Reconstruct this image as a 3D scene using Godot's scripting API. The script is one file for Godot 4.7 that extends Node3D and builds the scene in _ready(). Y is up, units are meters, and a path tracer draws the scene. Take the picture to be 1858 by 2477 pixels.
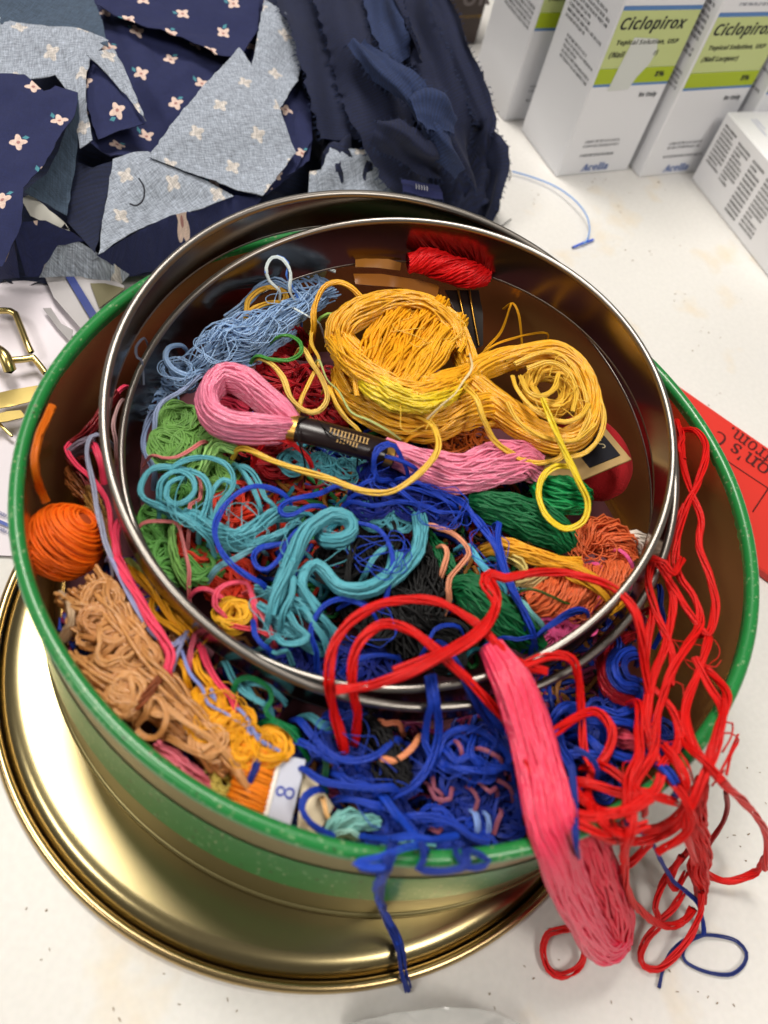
extends Node3D
# An open biscuit tin of tangled embroidery floss on a white table. Lists of places are in millimetres (x, y up, z).

class Batch:
	var v := PackedVector3Array()
	var n := PackedVector3Array()
	var t := PackedVector2Array()
	var c := PackedColorArray()
	var i := PackedInt32Array()
	var checked := 0   # indices up to here already wind as their normals say
	func mesh() -> ArrayMesh:
		if v.is_empty():
			return ArrayMesh.new()
		for k in range(checked, i.size(), 3):
			var p := v[i[k]]
			if (v[i[k + 1]] - p).cross(v[i[k + 2]] - p).dot(n[i[k]] + n[i[k + 1]] + n[i[k + 2]]) > 0.0:
				var e := i[k + 1]
				i[k + 1] = i[k + 2]
				i[k + 2] = e
		var a := []
		a.resize(Mesh.ARRAY_MAX)
		a[Mesh.ARRAY_VERTEX] = v
		a[Mesh.ARRAY_NORMAL] = n
		a[Mesh.ARRAY_TEX_UV] = t
		a[Mesh.ARRAY_COLOR] = c
		a[Mesh.ARRAY_INDEX] = i
		var m := ArrayMesh.new()
		m.add_surface_from_arrays(Mesh.PRIMITIVE_TRIANGLES, a)
		return m

var rng := RandomNumberGenerator.new()
var taken := {}
var mats := {}
var twist_normal: Texture2D
var twist_tone: Texture2D
var hair_normal: Texture2D
var brushed: Texture2D

func numbered(called: String, parent: Node) -> String:
	var key := str(parent.get_instance_id()) + called
	var k: int = taken.get(key, 0)
	taken[key] = k + 1
	return called if k == 0 else "%s_%03d" % [called, k]

func thing(called: String, label: String, category: String, group := "") -> Node3D:
	var o := Node3D.new()
	o.name = numbered(called, self)
	o.set_meta("label", label)
	o.set_meta("category", category)
	if group:
		o.set_meta("group", group)
	add_child(o, true)
	return o

func put(called: String, m: Mesh, mat: Material, parent: Node, stuff := false) -> MeshInstance3D:
	var o := MeshInstance3D.new()
	o.name = numbered(called, parent)
	o.mesh = m
	o.material_override = mat
	if stuff:
		o.set_meta("kind", "stuff")
	parent.add_child(o, true)
	return o

func settle() -> void:   # moves each thing's origin to its base, its parts staying where they are
	for o in get_children():
		if o is Node3D and o.get_child_count() and o.position == Vector3.ZERO and o.has_meta("label"):
			var box := AABB()
			var first := true
			for k in o.get_children():
				if k is MeshInstance3D:
					var b: AABB = k.transform * k.mesh.get_aabb()
					box = b if first else box.merge(b)
					first = false
			var base := Vector3(box.get_center().x, box.position.y, box.get_center().z)
			o.position = base
			for k in o.get_children():
				k.position -= base

# ---------------------------------------------------------------- materials

func srgb(r: float, g: float, b: float) -> Color:
	return Color(r / 255.0, g / 255.0, b / 255.0)

func plain(col: Color, rough := 0.6, metal := 0.0) -> StandardMaterial3D:
	var key := "p%s%s%s" % [col, rough, metal]
	if not mats.has(key):
		var m := StandardMaterial3D.new()
		m.albedo_color = col
		m.roughness = rough
		m.metallic = metal
		mats[key] = m
	return mats[key]

func thread(col: Color, rough := 0.36, sheen := 0.05) -> StandardMaterial3D:
	var key := "t%s%s" % [col, rough]
	if not mats.has(key):
		var m := StandardMaterial3D.new()
		m.albedo_color = (col.srgb_to_linear() * 1.3).clamp().linear_to_srgb()
		m.roughness = rough
		m.metallic_specular = 0.6 if rough < 0.33 else 0.4
		m.rim_enabled = true
		m.rim = sheen
		m.rim_tint = 1.0
		m.vertex_color_use_as_albedo = true
		m.normal_enabled = true
		m.normal_texture = twist_normal
		m.normal_scale = 0.9
		m.albedo_texture = twist_tone
		mats[key] = m
	return mats[key]

func make_textures() -> void:
	var h := Image.create(64, 64, false, Image.FORMAT_L8)
	var tone := Image.create(64, 64, false, Image.FORMAT_RGB8)
	for y in 64:
		for x in 64:
			var u := x / 64.0
			var w := y / 64.0
			var ply := 0.5 + 0.5 * sin(TAU * (2.0 * u + w))
			var hair := 0.5 + 0.5 * sin(TAU * (9.0 * u + 3.0 * w) + 1.4 * sin(TAU * (2.0 * w + u)))
			h.set_pixel(x, y, Color.from_hsv(0, 0, 0.4 * pow(ply, 0.6) + 0.35 * hair))
			var g := 0.96 + 0.04 * hair
			tone.set_pixel(x, y, Color(g, g, g))
	var nm: Image = h.duplicate()
	nm.convert(Image.FORMAT_RGBA8)
	nm.bump_map_to_normal_map(4.0)
	twist_normal = ImageTexture.create_from_image(nm)
	twist_tone = ImageTexture.create_from_image(tone)
	var br := FastNoiseLite.new()
	br.seed = 4
	br.frequency = 0.02
	var bi := Image.create(256, 256, false, Image.FORMAT_L8)
	for y in 256:
		for x in 256:
			var s := br.get_noise_2d(x * 12.0, y * 0.6) * 0.30 + br.get_noise_2d(x * 0.8 + 99.0, y * 0.8) * 0.35
			bi.set_pixel(x, y, Color.from_hsv(0, 0, clampf(0.62 + s, 0.0, 1.0)))
	brushed = ImageTexture.create_from_image(bi)

func metal(col: Color, rough: float, worn := true, share := 1.0) -> StandardMaterial3D:
	var m := StandardMaterial3D.new()
	m.albedo_color = col
	m.metallic = share
	m.roughness = rough
	if worn:
		m.roughness_texture = brushed
		m.uv1_triplanar = true
		m.uv1_scale = Vector3(9, 9, 9)
	return m

func cloth(size: float, paint: Callable, rough := 0.85, weave := true) -> StandardMaterial3D:
	var img := Image.create(256, 256, false, Image.FORMAT_RGB8)
	var hi := Image.create(256, 256, false, Image.FORMAT_RGBA8)
	var ns := FastNoiseLite.new()
	ns.seed = 11
	ns.frequency = 0.05
	for y in 256:
		for x in 256:
			var thread_x := ns.get_noise_2d(x * 5.0, y * 0.35)
			var thread_y := ns.get_noise_2d(x * 0.35 + 300.0, y * 5.0)
			var col: Color = paint.call(x / 256.0, y / 256.0, thread_x, thread_y)
			img.set_pixel(x, y, col)
			var hh := 0.5 + 0.25 * thread_x + 0.25 * thread_y + 0.16 * (1 if (x / 2 + y / 2) % 2 else -1)
			hi.set_pixel(x, y, Color(hh, hh, hh))
	var m := StandardMaterial3D.new()
	m.albedo_texture = ImageTexture.create_from_image(img)
	m.roughness = rough
	m.rim_enabled = true
	m.rim = 0.05
	m.rim_tint = 0.8
	m.uv1_scale = Vector3(1.0 / size, 1.0 / size, 1)
	if weave:
		hi.bump_map_to_normal_map(2.5)
		m.normal_enabled = true
		m.normal_texture = ImageTexture.create_from_image(hi)
		m.normal_scale = 0.7
	return m

func motif(u: float, w: float) -> int:   # 0 ground, 1 petal, 2 flower's eye, 3 leaf
	for c in [[0.27, 0.25, 0.3], [0.75, 0.75, 2.0]]:
		var p := Vector2(u - c[0], w - c[1]).rotated(c[2])
		var r := p.length()
		var a := p.angle()
		if r < 0.026:
			return 2
		if r < 0.1 + 0.03 * cos(a * 4.0):
			return 1
		var q := p - Vector2(0.11, -0.075)
		if absf(q.x) + absf(q.y) * 1.6 < 0.055:
			return 3
	return 0

# ---------------------------------------------------------------- shape helpers

func pts(list: Array) -> PackedVector3Array:
	var out := PackedVector3Array()
	for k in range(0, list.size() - 2, 3):
		out.append(Vector3(list[k], list[k + 1], list[k + 2]) * 0.001)
	return out

func curve(p: PackedVector3Array, step: float, closed := false) -> PackedVector3Array:
	var out := PackedVector3Array()
	var n := p.size()
	for k in (n if closed else n - 1):
		var a := p[(k - 1 + n) % n] if closed or k > 0 else p[0] * 2.0 - p[1]
		var b := p[k]
		var c := p[(k + 1) % n]
		var d := p[(k + 2) % n] if closed or k < n - 2 else p[n - 1] * 2.0 - p[n - 2]
		var m := maxi(1, int(ceil(b.distance_to(c) / step)))
		for j in m:
			out.append(b.cubic_interpolate(c, a, d, j / float(m)))
	if not closed:
		out.append(p[n - 1])
	return out

func tangents(p: PackedVector3Array, closed := false) -> PackedVector3Array:
	var out := PackedVector3Array()
	var n := p.size()
	for k in n:
		var a := p[(k - 1 + n) % n] if closed else p[maxi(k - 1, 0)]
		var b := p[(k + 1) % n] if closed else p[mini(k + 1, n - 1)]
		var t := (b - a).normalized()
		out.append(t if t != Vector3.ZERO else Vector3.RIGHT)
	return out

func sides_of(t: PackedVector3Array) -> PackedVector3Array:   # a steady sideways direction along a path
	var out := PackedVector3Array()
	var s := Vector3.RIGHT
	for k in t.size():
		var c := t[k].cross(Vector3.UP)
		if c.length() > 0.25:
			var cn := c.normalized()
			s = cn if k == 0 or cn.dot(s) > -0.2 else -cn
		s = (s - t[k] * t[k].dot(s)).normalized()
		out.append(s)
	return out

func tube(b: Batch, p: PackedVector3Array, radius: float, sides := 6, col := Color.WHITE, pitch := 0.005, closed := false) -> void:
	var t := tangents(p, closed)
	var n := p.size()
	var clean := b.checked == b.i.size()
	var base := b.v.size()
	var s := t[0].cross(Vector3.UP if absf(t[0].y) < 0.9 else Vector3.RIGHT).normalized()
	var run := rng.randf()
	var rings := n + 1 if closed else n
	for k0 in rings:
		var k := k0 % n
		s = (s - t[k] * t[k].dot(s)).normalized()
		var u := t[k].cross(s)
		if k0 > 0:
			run += p[k].distance_to(p[(k - 1 + n) % n]) / pitch
		for j in sides + 1:
			var a := TAU * j / sides
			var d := s * cos(a) + u * sin(a)
			b.v.append(p[k] + d * radius)
			b.n.append(d)
			b.t.append(Vector2(float(j) / sides, run))
			b.c.append(col)
	for k in rings - 1:
		for j in sides:
			var q := base + k * (sides + 1) + j
			b.i.append_array([q, q + sides + 1, q + 1, q + 1, q + sides + 1, q + sides + 2])
	if not closed:
		for e in [0, n - 1]:
			var m := b.v.size()
			b.v.append(p[e] + t[e] * radius * (0.5 if e else -0.5))
			b.n.append(t[e] if e else -t[e])
			b.t.append(Vector2(0.5, 0))
			b.c.append(col)
			for j in sides:
				var q: int = base + e * (sides + 1) + j
				b.i.append_array([m, q, q + 1] if e else [m, q + 1, q])
	if clean:
		b.checked = b.i.size()

func tint(spread := 0.14) -> Color:
	var g := 1.0 - spread * rng.randf()
	return Color(g, g, g)

# a loose length of floss: plies that wander round one another along a path
func floss(b: Batch, list: Array, width: float, plies := 4, closed := false, fuzz := 0.17) -> void:
	lay(b, pts(list), width, plies, closed, fuzz)

func lay(b: Batch, ctrl: PackedVector3Array, width: float, plies := 4, closed := false, fuzz := 0.17, col := Color(0, 0, 0, 0)) -> void:
	var p := curve(ctrl, 0.0026 if col.a > 0.0 else 0.0020, closed)
	var t := tangents(p, closed)
	var s := sides_of(t)
	var many := plies if plies < 4 else plies + 2 if plies < 6 else 9
	var ply := width * 0.001 * (0.62 if plies < 3 else 0.46 if plies < 4 else 0.36 if plies < 5 else 0.3 if plies < 6 else 0.26)
	if plies == 1:
		tube(b, p, width * 0.0005, 5, tint() if col.a == 0.0 else col, width * 0.0028, closed)
		return
	var spin := rng.randf_range(50.0, 130.0) * (1.0 if rng.randf() < 0.5 else -1.0)
	var phase := rng.randf() * TAU
	for k in many:
		var q := PackedVector3Array()
		var ang := TAU * k / many + phase
		var wob := rng.randf() * TAU
		var run := 0.0
		var reach := (width * 0.001 - ply) * (0.5 if plies < 5 else 0.43)
		for j in p.size():
			if j > 0:
				run += p[j].distance_to(p[j - 1])
			var a := ang + spin * run * 1.4 + 0.4 * sin(run * 150.0 + wob)
			var e := 1.0 + fuzz * sin(run * 320.0 + wob * 3.0) + fuzz * sin(run * 117.0 + wob)
			var up := s[j].cross(t[j])
			q.append(p[j] + s[j] * cos(a) * reach * e * 1.08 + up * sin(a) * reach * e * 0.72)
		tube(b, q, ply * 0.5, 5, tint() if col.a == 0.0 else col * tint(0.15), ply * 3.2, closed)

# a skein: many strands running together; stations are x, y, z, half width, half thickness in mm
func skein(b: Batch, list: Array, strands: int, strand_mm: float, closed := false, turns := 0.0, wave := 0.12, ends := 0.0) -> void:
	var ctr := PackedVector3Array()
	var wid := PackedVector3Array()
	for k in range(0, list.size() - 4, 5):
		ctr.append(Vector3(list[k], list[k + 1], list[k + 2]) * 0.001)
		wid.append(Vector3(list[k + 3], list[k + 4], 0) * 0.001)
	var p := curve(ctr, 0.0025, closed)
	var w := curve_like(ctr, wid, 0.0025, closed)
	var t := tangents(p, closed)
	var s := sides_of(t)
	var n := p.size()
	for k in strands:
		var rr := sqrt(rng.randf())
		var aa := rng.randf() * TAU
		var f1 := rng.randi_range(1, 3)
		var f2 := rng.randi_range(2, 6)
		var ph := rng.randf() * TAU
		var first := 0 if closed or ends <= 0.0 else int(rng.randf() * ends * n)
		var last := n if closed or ends <= 0.0 else n - int(rng.randf() * ends * n)
		var q := PackedVector3Array()
		for j in range(first, last):
			var f := j / float(n)
			var a := aa + TAU * turns * f + 0.18 * sin(TAU * f * f1 + ph)
			var r := rr + wave * sin(TAU * f * f2 + ph * 2.0)
			var up := s[j].cross(t[j])
			q.append(p[j] + s[j] * cos(a) * r * w[j].x + up * sin(a) * r * w[j].y)
		if q.size() > 3:
			tube(b, q, strand_mm * 0.0005, 4, tint(0.18), strand_mm * 0.0034, closed)

func curve_like(ctr: PackedVector3Array, wid: PackedVector3Array, step: float, closed: bool) -> PackedVector3Array:
	var out := PackedVector3Array()
	var n := ctr.size()
	for k in (n if closed else n - 1):
		var m := maxi(1, int(ceil(ctr[k].distance_to(ctr[(k + 1) % n]) / step)))
		for j in m:
			out.append(wid[k].lerp(wid[(k + 1) % n], smoothstep(0.0, 1.0, j / float(m))))
	if not closed:
		out.append(wid[n - 1])
	return out

# a snarl of strands wandering within round patches; stations are x, y, z, radius, half depth in mm
func snarl(b: Batch, list: Array, count: int, length: float, width: float, plies := 2, curl := 0.5, cols := []) -> void:
	var at := PackedVector3Array()
	var rad := PackedFloat32Array()
	var dep := PackedFloat32Array()
	for k in range(0, list.size() - 4, 5):
		at.append(Vector3(list[k], list[k + 1], list[k + 2]))
		rad.append(list[k + 3])
		dep.append(list[k + 4])
	for k in count:
		var d := rng.randi() % at.size()
		var a := rng.randf() * TAU
		var pos := at[d] + Vector3(cos(a), 0, sin(a)) * rad[d] * sqrt(rng.randf())
		var head := rng.randf() * TAU
		var turn := rng.randf_range(-curl, curl)
		var ph := rng.randf() * TAU
		var level := rng.randf_range(-1, 1)
		var ctrl := PackedVector3Array()
		for j in int(length / 2.5):
			var near := 0
			var best := 1e9
			for q in at.size():
				var dist := Vector2(pos.x - at[q].x, pos.z - at[q].z).length() - rad[q]
				if dist < best:
					best = dist
					near = q
			turn = clampf(turn + rng.randf_range(-0.25, 0.25), -curl, curl)
			head += turn
			if best > 0.0:
				var want := atan2(at[near].z - pos.z, at[near].x - pos.x)
				head = lerp_angle(head, want, 0.45)
			pos += Vector3(cos(head), 0, sin(head)) * 2.5
			pos.y = lerpf(pos.y, at[near].y + dep[near] * (0.6 * level + 0.4 * sin(ph + j * 0.8)), 0.5)
			ctrl.append(pos * 0.001)
		if ctrl.size() > 3:
			var col := Color(0, 0, 0, 0)
			if cols.size():
				col = cols[rng.randi() % cols.size()].srgb_to_linear()
			lay(b, ctrl, width, plies, false, 0.25, col)

# a turned shape: profile is r, y pairs in mm
func lathe(b: Batch, profile: Array, where := Transform3D(), segs := 144, ripple := 0.0) -> void:
	var base := b.v.size()
	var m := profile.size() / 2
	for k in m:
		var a := Vector2(profile[maxi(k - 1, 0) * 2], profile[maxi(k - 1, 0) * 2 + 1])
		var c := Vector2(profile[mini(k + 1, m - 1) * 2], profile[mini(k + 1, m - 1) * 2 + 1])
		var d := (c - a).normalized()
		for j in segs + 1:
			var g := TAU * j / segs
			var r: float = profile[k * 2] * 0.001 * (1.0 + ripple * (sin(g * 5.0 + 1.0) + 0.6 * sin(g * 11.0)))
			var y: float = profile[k * 2 + 1] * 0.001
			b.v.append(where * Vector3(cos(g) * r, y, sin(g) * r))
			b.n.append((where.basis * Vector3(cos(g) * d.y, -d.x, sin(g) * d.y)).normalized())
			b.t.append(Vector2(j / float(segs) * 6.0, k))
			b.c.append(Color.WHITE)
	for k in m - 1:
		for j in segs:
			var q := base + k * (segs + 1) + j
			b.i.append_array([q, q + segs + 1, q + 1, q + 1, q + segs + 1, q + segs + 2])

func bead(r: float, y: float, size: float, from := 0.0, to := TAU, n := 14) -> Array:   # profile of a rolled edge
	var out := []
	for k in n + 1:
		var a := from + (to - from) * k / n
		out.append_array([r + size * cos(a), y + size * sin(a)])
	return out

func block(size: Vector3, round := 0.0006) -> Batch:   # a box with chamfered edges, centred
	var b := Batch.new()
	var h := size * 0.5
	var c := minf(round, minf(h.x, minf(h.y, h.z)) * 0.4)
	for axis in 3:
		for sgn in [-1.0, 1.0]:
			var nrm := Vector3.ZERO
			nrm[axis] = sgn
			var u := (axis + 1) % 3
			var w := (axis + 2) % 3
			var q := PackedVector3Array()
			for k in [[-1, -1], [1, -1], [1, 1], [-1, 1]]:
				var p := Vector3.ZERO
				p[axis] = sgn * h[axis]
				p[u] = k[0] * (h[u] - c)
				p[w] = k[1] * (h[w] - c)
				q.append(p)
			quad(b, q, nrm)
	for axis in 3:
		var u := (axis + 1) % 3
		var w := (axis + 2) % 3
		for k in [[-1, -1], [1, -1], [1, 1], [-1, 1]]:
			var q := PackedVector3Array()
			for e in [[-1, 0], [1, 0], [1, 1], [-1, 1]]:
				var p := Vector3.ZERO
				p[axis] = e[0] * (h[axis] - c)
				p[u] = k[0] * (h[u] if e[1] == 0 else h[u] - c)
				p[w] = k[1] * (h[w] - c if e[1] == 0 else h[w])
				q.append(p)
			var nrm := Vector3.ZERO
			nrm[u] = k[0]
			nrm[w] = k[1]
			quad(b, q, nrm.normalized())
	for x in [-1, 1]:
		for y in [-1, 1]:
			for z in [-1, 1]:
				var s := Vector3(x, y, z)
				var base := b.v.size()
				for axis in 3:
					var p := Vector3.ZERO
					for e in 3:
						p[e] = s[e] * (h[e] if e == axis else h[e] - c)
					b.v.append(p)
					b.n.append(s.normalized())
					b.t.append(Vector2.ZERO)
					b.c.append(Color.WHITE)
				b.i.append_array([base, base + 1, base + 2] if x * y * z < 0 else [base, base + 2, base + 1])
	return b

func quad(b: Batch, q: PackedVector3Array, nrm: Vector3) -> void:
	var base := b.v.size()
	for k in 4:
		b.v.append(q[k])
		b.n.append(nrm)
		b.t.append([Vector2(0, 1), Vector2(1, 1), Vector2(1, 0), Vector2(0, 0)][k])
		b.c.append(Color.WHITE)
	var face := (q[1] - q[0]).cross(q[2] - q[0]).dot(nrm) > 0.0
	b.i.append_array([base, base + 2, base + 1, base, base + 3, base + 2] if face else [base, base + 1, base + 2, base, base + 2, base + 3])

# a cut piece of cloth lying in folds: outline in mm, filled with a fine net that sags and ripples, with a thickness
func scrap(list: Array, ripple := 1.2, turn := 0.0, cell := 3.0, ragged := 0.35, crumple := 22.0) -> Batch:
	var rim := PackedVector3Array()
	var raw := pts(list)
	for k in raw.size():
		var a := raw[k]
		var c := raw[(k + 1) % raw.size()]
		var m := maxi(1, int(a.distance_to(c) / 0.0022))
		for j in m:
			var q := a.lerp(c, j / float(m))
			if j > 0:
				q += Vector3(rng.randf_range(-1, 1), 0, rng.randf_range(-1, 1)) * ragged * 0.001
			rim.append(q)
	var flat := PackedVector2Array()
	for q in rim:
		flat.append(Vector2(q.x, q.z))
	var outline := flat.duplicate()
	var high := PackedFloat32Array()
	for q in rim:
		high.append(q.y)
	var lo := flat[0]
	var hi := flat[0]
	for q in flat:
		lo = lo.min(q)
		hi = hi.max(q)
	var ns := FastNoiseLite.new()
	ns.seed = rng.randi() % 1000
	ns.frequency = crumple
	var x := lo.x
	while x < hi.x:
		var z := lo.y
		while z < hi.y:
			var q := Vector2(x, z) + Vector2(rng.randf_range(-0.2, 0.2), rng.randf_range(-0.2, 0.2)) * cell * 0.001
			if Geometry2D.is_point_in_polygon(q, outline):
				var sum := 0.0
				var wt := 0.0
				var near := 1e9
				for k in outline.size():
					var d2 := outline[k].distance_squared_to(q)
					near = minf(near, d2)
					var ww := 1.0 / (d2 * d2 + 1e-12)
					sum += rim[k].y * ww
					wt += ww
				if near > 1.2e-6:
					flat.append(q)
					high.append(sum / wt)
			z += cell * 0.001
		x += cell * 0.001
	for k in flat.size():
		high[k] += ripple * 0.001 * (ns.get_noise_2d(flat[k].x, flat[k].y) * 2.4 + 0.9 * ns.get_noise_2d(flat[k].x * 2.3 + 5.0, flat[k].y * 2.3) + 0.3 * ns.get_noise_2d(flat[k].x * 6.0, flat[k].y * 6.0))
	var tri := Geometry2D.triangulate_delaunay(flat)
	var nn := flat.size()
	var normals := PackedVector3Array()
	normals.resize(nn)
	var keep := PackedInt32Array()
	for k in range(0, tri.size(), 3):
		var a := tri[k]
		var c := tri[k + 1]
		var d := tri[k + 2]
		if not Geometry2D.is_point_in_polygon((flat[a] + flat[c] + flat[d]) / 3.0, outline):
			continue
		if (flat[c] - flat[a]).cross(flat[d] - flat[a]) < 0.0:
			var sw := c
			c = d
			d = sw
		var pa := Vector3(flat[a].x, high[a], flat[a].y)
		var f := (Vector3(flat[d].x, high[d], flat[d].y) - pa).cross(Vector3(flat[c].x, high[c], flat[c].y) - pa)
		for e in [a, c, d]:
			normals[e] += f
		keep.append_array([a, c, d])
	var b := Batch.new()
	for side in 2:
		for k in nn:
			var nrm := normals[k].normalized() if normals[k] != Vector3.ZERO else Vector3.UP
			if nrm.y < 0:
				nrm = -nrm
			b.v.append(Vector3(flat[k].x, high[k], flat[k].y) - (nrm * 0.00035 if side else Vector3.ZERO))
			b.n.append(-nrm if side else nrm)
			b.t.append(flat[k].rotated(turn))
			b.c.append(Color.WHITE)
	for k in range(0, keep.size(), 3):
		b.i.append_array([keep[k], keep[k + 1], keep[k + 2]])
		b.i.append_array([keep[k] + nn, keep[k + 2] + nn, keep[k + 1] + nn])
	var rn := outline.size()
	for k in rn:
		var k2 := (k + 1) % rn
		b.i.append_array([k, k2, k + nn, k2, k2 + nn, k + nn])
	return b

# a strip of cloth that folds and rolls along its way; stations x, y, z, half width, roll in tenths of a turn
func strip(list: Array, fold := 0.35) -> Batch:
	var ctr := PackedVector3Array()
	var wid := PackedVector3Array()
	for k in range(0, list.size() - 4, 5):
		ctr.append(Vector3(list[k], list[k + 1], list[k + 2]) * 0.001)
		wid.append(Vector3(list[k + 3] * 0.001, list[k + 4] * 0.1 * TAU, 0))
	var p := curve(ctr, 0.0025)
	var w := curve_like(ctr, wid, 0.0025, false)
	var t := tangents(p)
	var s := sides_of(t)
	var b := Batch.new()
	var m := 14
	var ph := rng.randf() * TAU
	for k in p.size():
		for j in m + 1:
			var f := j / float(m) * 2.0 - 1.0
			var up := s[k].cross(t[k])
			var sd := s[k].rotated(t[k], w[k].y)
			up = up.rotated(t[k], w[k].y)
			var edge := 1.0 + (rng.randf_range(-0.09, 0.09) if j == 0 or j == m else 0.0)
			var lift := fold * (sin(f * 2.6 + ph + k * 0.05) + 0.35 * sin(f * 6.0 + ph * 2.0 - k * 0.12) + 0.15 * sin(k * 0.33 + f * 3.0))
			b.v.append(p[k] + sd * f * w[k].x * edge + up * lift * w[k].x)
			b.n.append(up)
			b.t.append(Vector2(f * w[k].x, k * 0.0025))
			b.c.append(Color.WHITE)
	for k in p.size():
		for j in m + 1:
			var at := k * (m + 1) + j
			var dx := b.v[at + (1 if j < m else 0)] - b.v[at - (1 if j > 0 else 0)]
			var dz := b.v[at + (m + 1 if k < p.size() - 1 else 0)] - b.v[at - (m + 1 if k > 0 else 0)]
			b.n[at] = dz.cross(dx).normalized()
	for k in p.size() - 1:
		for j in m:
			var q := k * (m + 1) + j
			b.i.append_array([q, q + m + 1, q + 1, q + 1, q + m + 1, q + m + 2])
	return b

func letters(words: String, tall: float, wide: float, col: Color, parent: Node, at: Transform3D, font := "Droid Sans", called := "lettering", weight := 400, slant := 0.0) -> void:
	var tm := TextMesh.new()
	var f := SystemFont.new()
	f.font_names = PackedStringArray([font])
	f.font_weight = weight
	tm.font = f
	tm.text = words
	tm.font_size = 32
	tm.pixel_size = 0.01
	tm.depth = 0.004
	tm.curve_step = 1.5
	var box := tm.get_aabb()
	var k := tall / maxf(box.size.y, 0.001)
	var kx := wide / maxf(box.size.x, 0.001) if wide > 0.0 else k
	var o := put(called, tm, plain(col, 0.55), parent)
	var bs := Basis(Vector3(kx, 0, 0), Vector3(slant * k, k, 0), Vector3(0, 0, 0.02))
	o.transform = (parent.transform.affine_inverse() if parent is MeshInstance3D else Transform3D()) * at * Transform3D(bs, Vector3(-box.get_center().x * kx, -box.get_center().y * k, 0.00006))

# ---------------------------------------------------------------- the scene

func _ready() -> void:
	rng.seed = 20240
	var cam := Camera3D.new()
	cam.name = "camera"
	cam.transform = Transform3D(Basis(Vector3(0.94367, 0.18610, -0.27359), Vector3(-0.33069, 0.55838, -0.76082), Vector3(0.01118, 0.80844, 0.58847)).orthonormalized(), Vector3(0, 0.2521, 0.1492))
	cam.near = 0.01
	cam.far = 20.0
	var lens := CameraAttributesPhysical.new()
	lens.frustum_focal_length = 20.7
	lens.frustum_focus_distance = 0.285
	lens.exposure_aperture = 8.0
	lens.frustum_near = 0.01
	lens.frustum_far = 20.0
	cam.attributes = lens
	cam.fov = 60.2
	cam.current = true
	add_child(cam)
	var env := Environment.new()
	env.background_mode = Environment.BG_COLOR
	env.background_color = Color(0.40, 0.39, 0.375)
	env.background_energy_multiplier = 1.0
	env.tonemap_mode = Environment.TONE_MAPPER_LINEAR
	env.tonemap_exposure = 1.09
	env.sdfgi_enabled = true
	env.ssao_enabled = true
	env.ssil_enabled = true
	var we := WorldEnvironment.new()
	we.name = "room_light"
	we.environment = env
	add_child(we)
	make_textures()
	ceiling_light("white ceiling light panel shining down from behind the table on the left", Vector3(-0.40, 1.35, -0.42), 0.62, 0.36, -42.0, 1.45)
	ceiling_light("white ceiling light panel shining down from the near left of the table", Vector3(-0.95, 1.40, 0.75), 0.62, 0.36, -42.0, 1.15)
	ceiling_light("added white light panel softening the shadows from the near right of the table", Vector3(0.80, 1.38, 0.50), 0.62, 0.36, -42.0, 0.95)  # fill lamp, added to soften shadows and brighten the front right

	tabletop()
	lid()
	tin()
	hoops()
	floss_in_hoop()
	floss_outside_hoop()
	red_floss()
	hanging_threads()
	cloths()
	cartons()
	table_things()
	settle()

func ceiling_light(label: String, at: Vector3, long: float, wide: float, turn: float, energy: float) -> void:
	var t := thing("ceiling_light", label, "ceiling light", "ceiling lights above the table")
	var glow := plain(srgb(255, 250, 240), 0.5)
	glow.emission_enabled = true
	glow.emission = srgb(255, 248, 236)
	glow.emission_energy_multiplier = 2.0
	var d := put("diffuser", block(Vector3(long, 0.01, wide)).mesh(), glow, t)
	var f := put("housing", block(Vector3(long + 0.04, 0.04, wide + 0.04)).mesh(), plain(srgb(225, 225, 220), 0.5), t)
	f.position.y = 0.028
	t.position = at
	t.rotation_degrees.y = turn
	d.position.y = 0.0
	var l := AreaLight3D.new()
	l.name = "panel_glow"
	l.area_size = Vector2(long, wide)
	l.light_energy = energy
	l.light_color = srgb(255, 249, 240)
	l.area_range = 6.0
	l.shadow_enabled = true
	l.transform = Transform3D(Basis(Vector3.UP, deg_to_rad(turn)) * Basis(Vector3.RIGHT, -PI / 2), at + Vector3(0, -0.012, 0))
	add_child(l)

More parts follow.
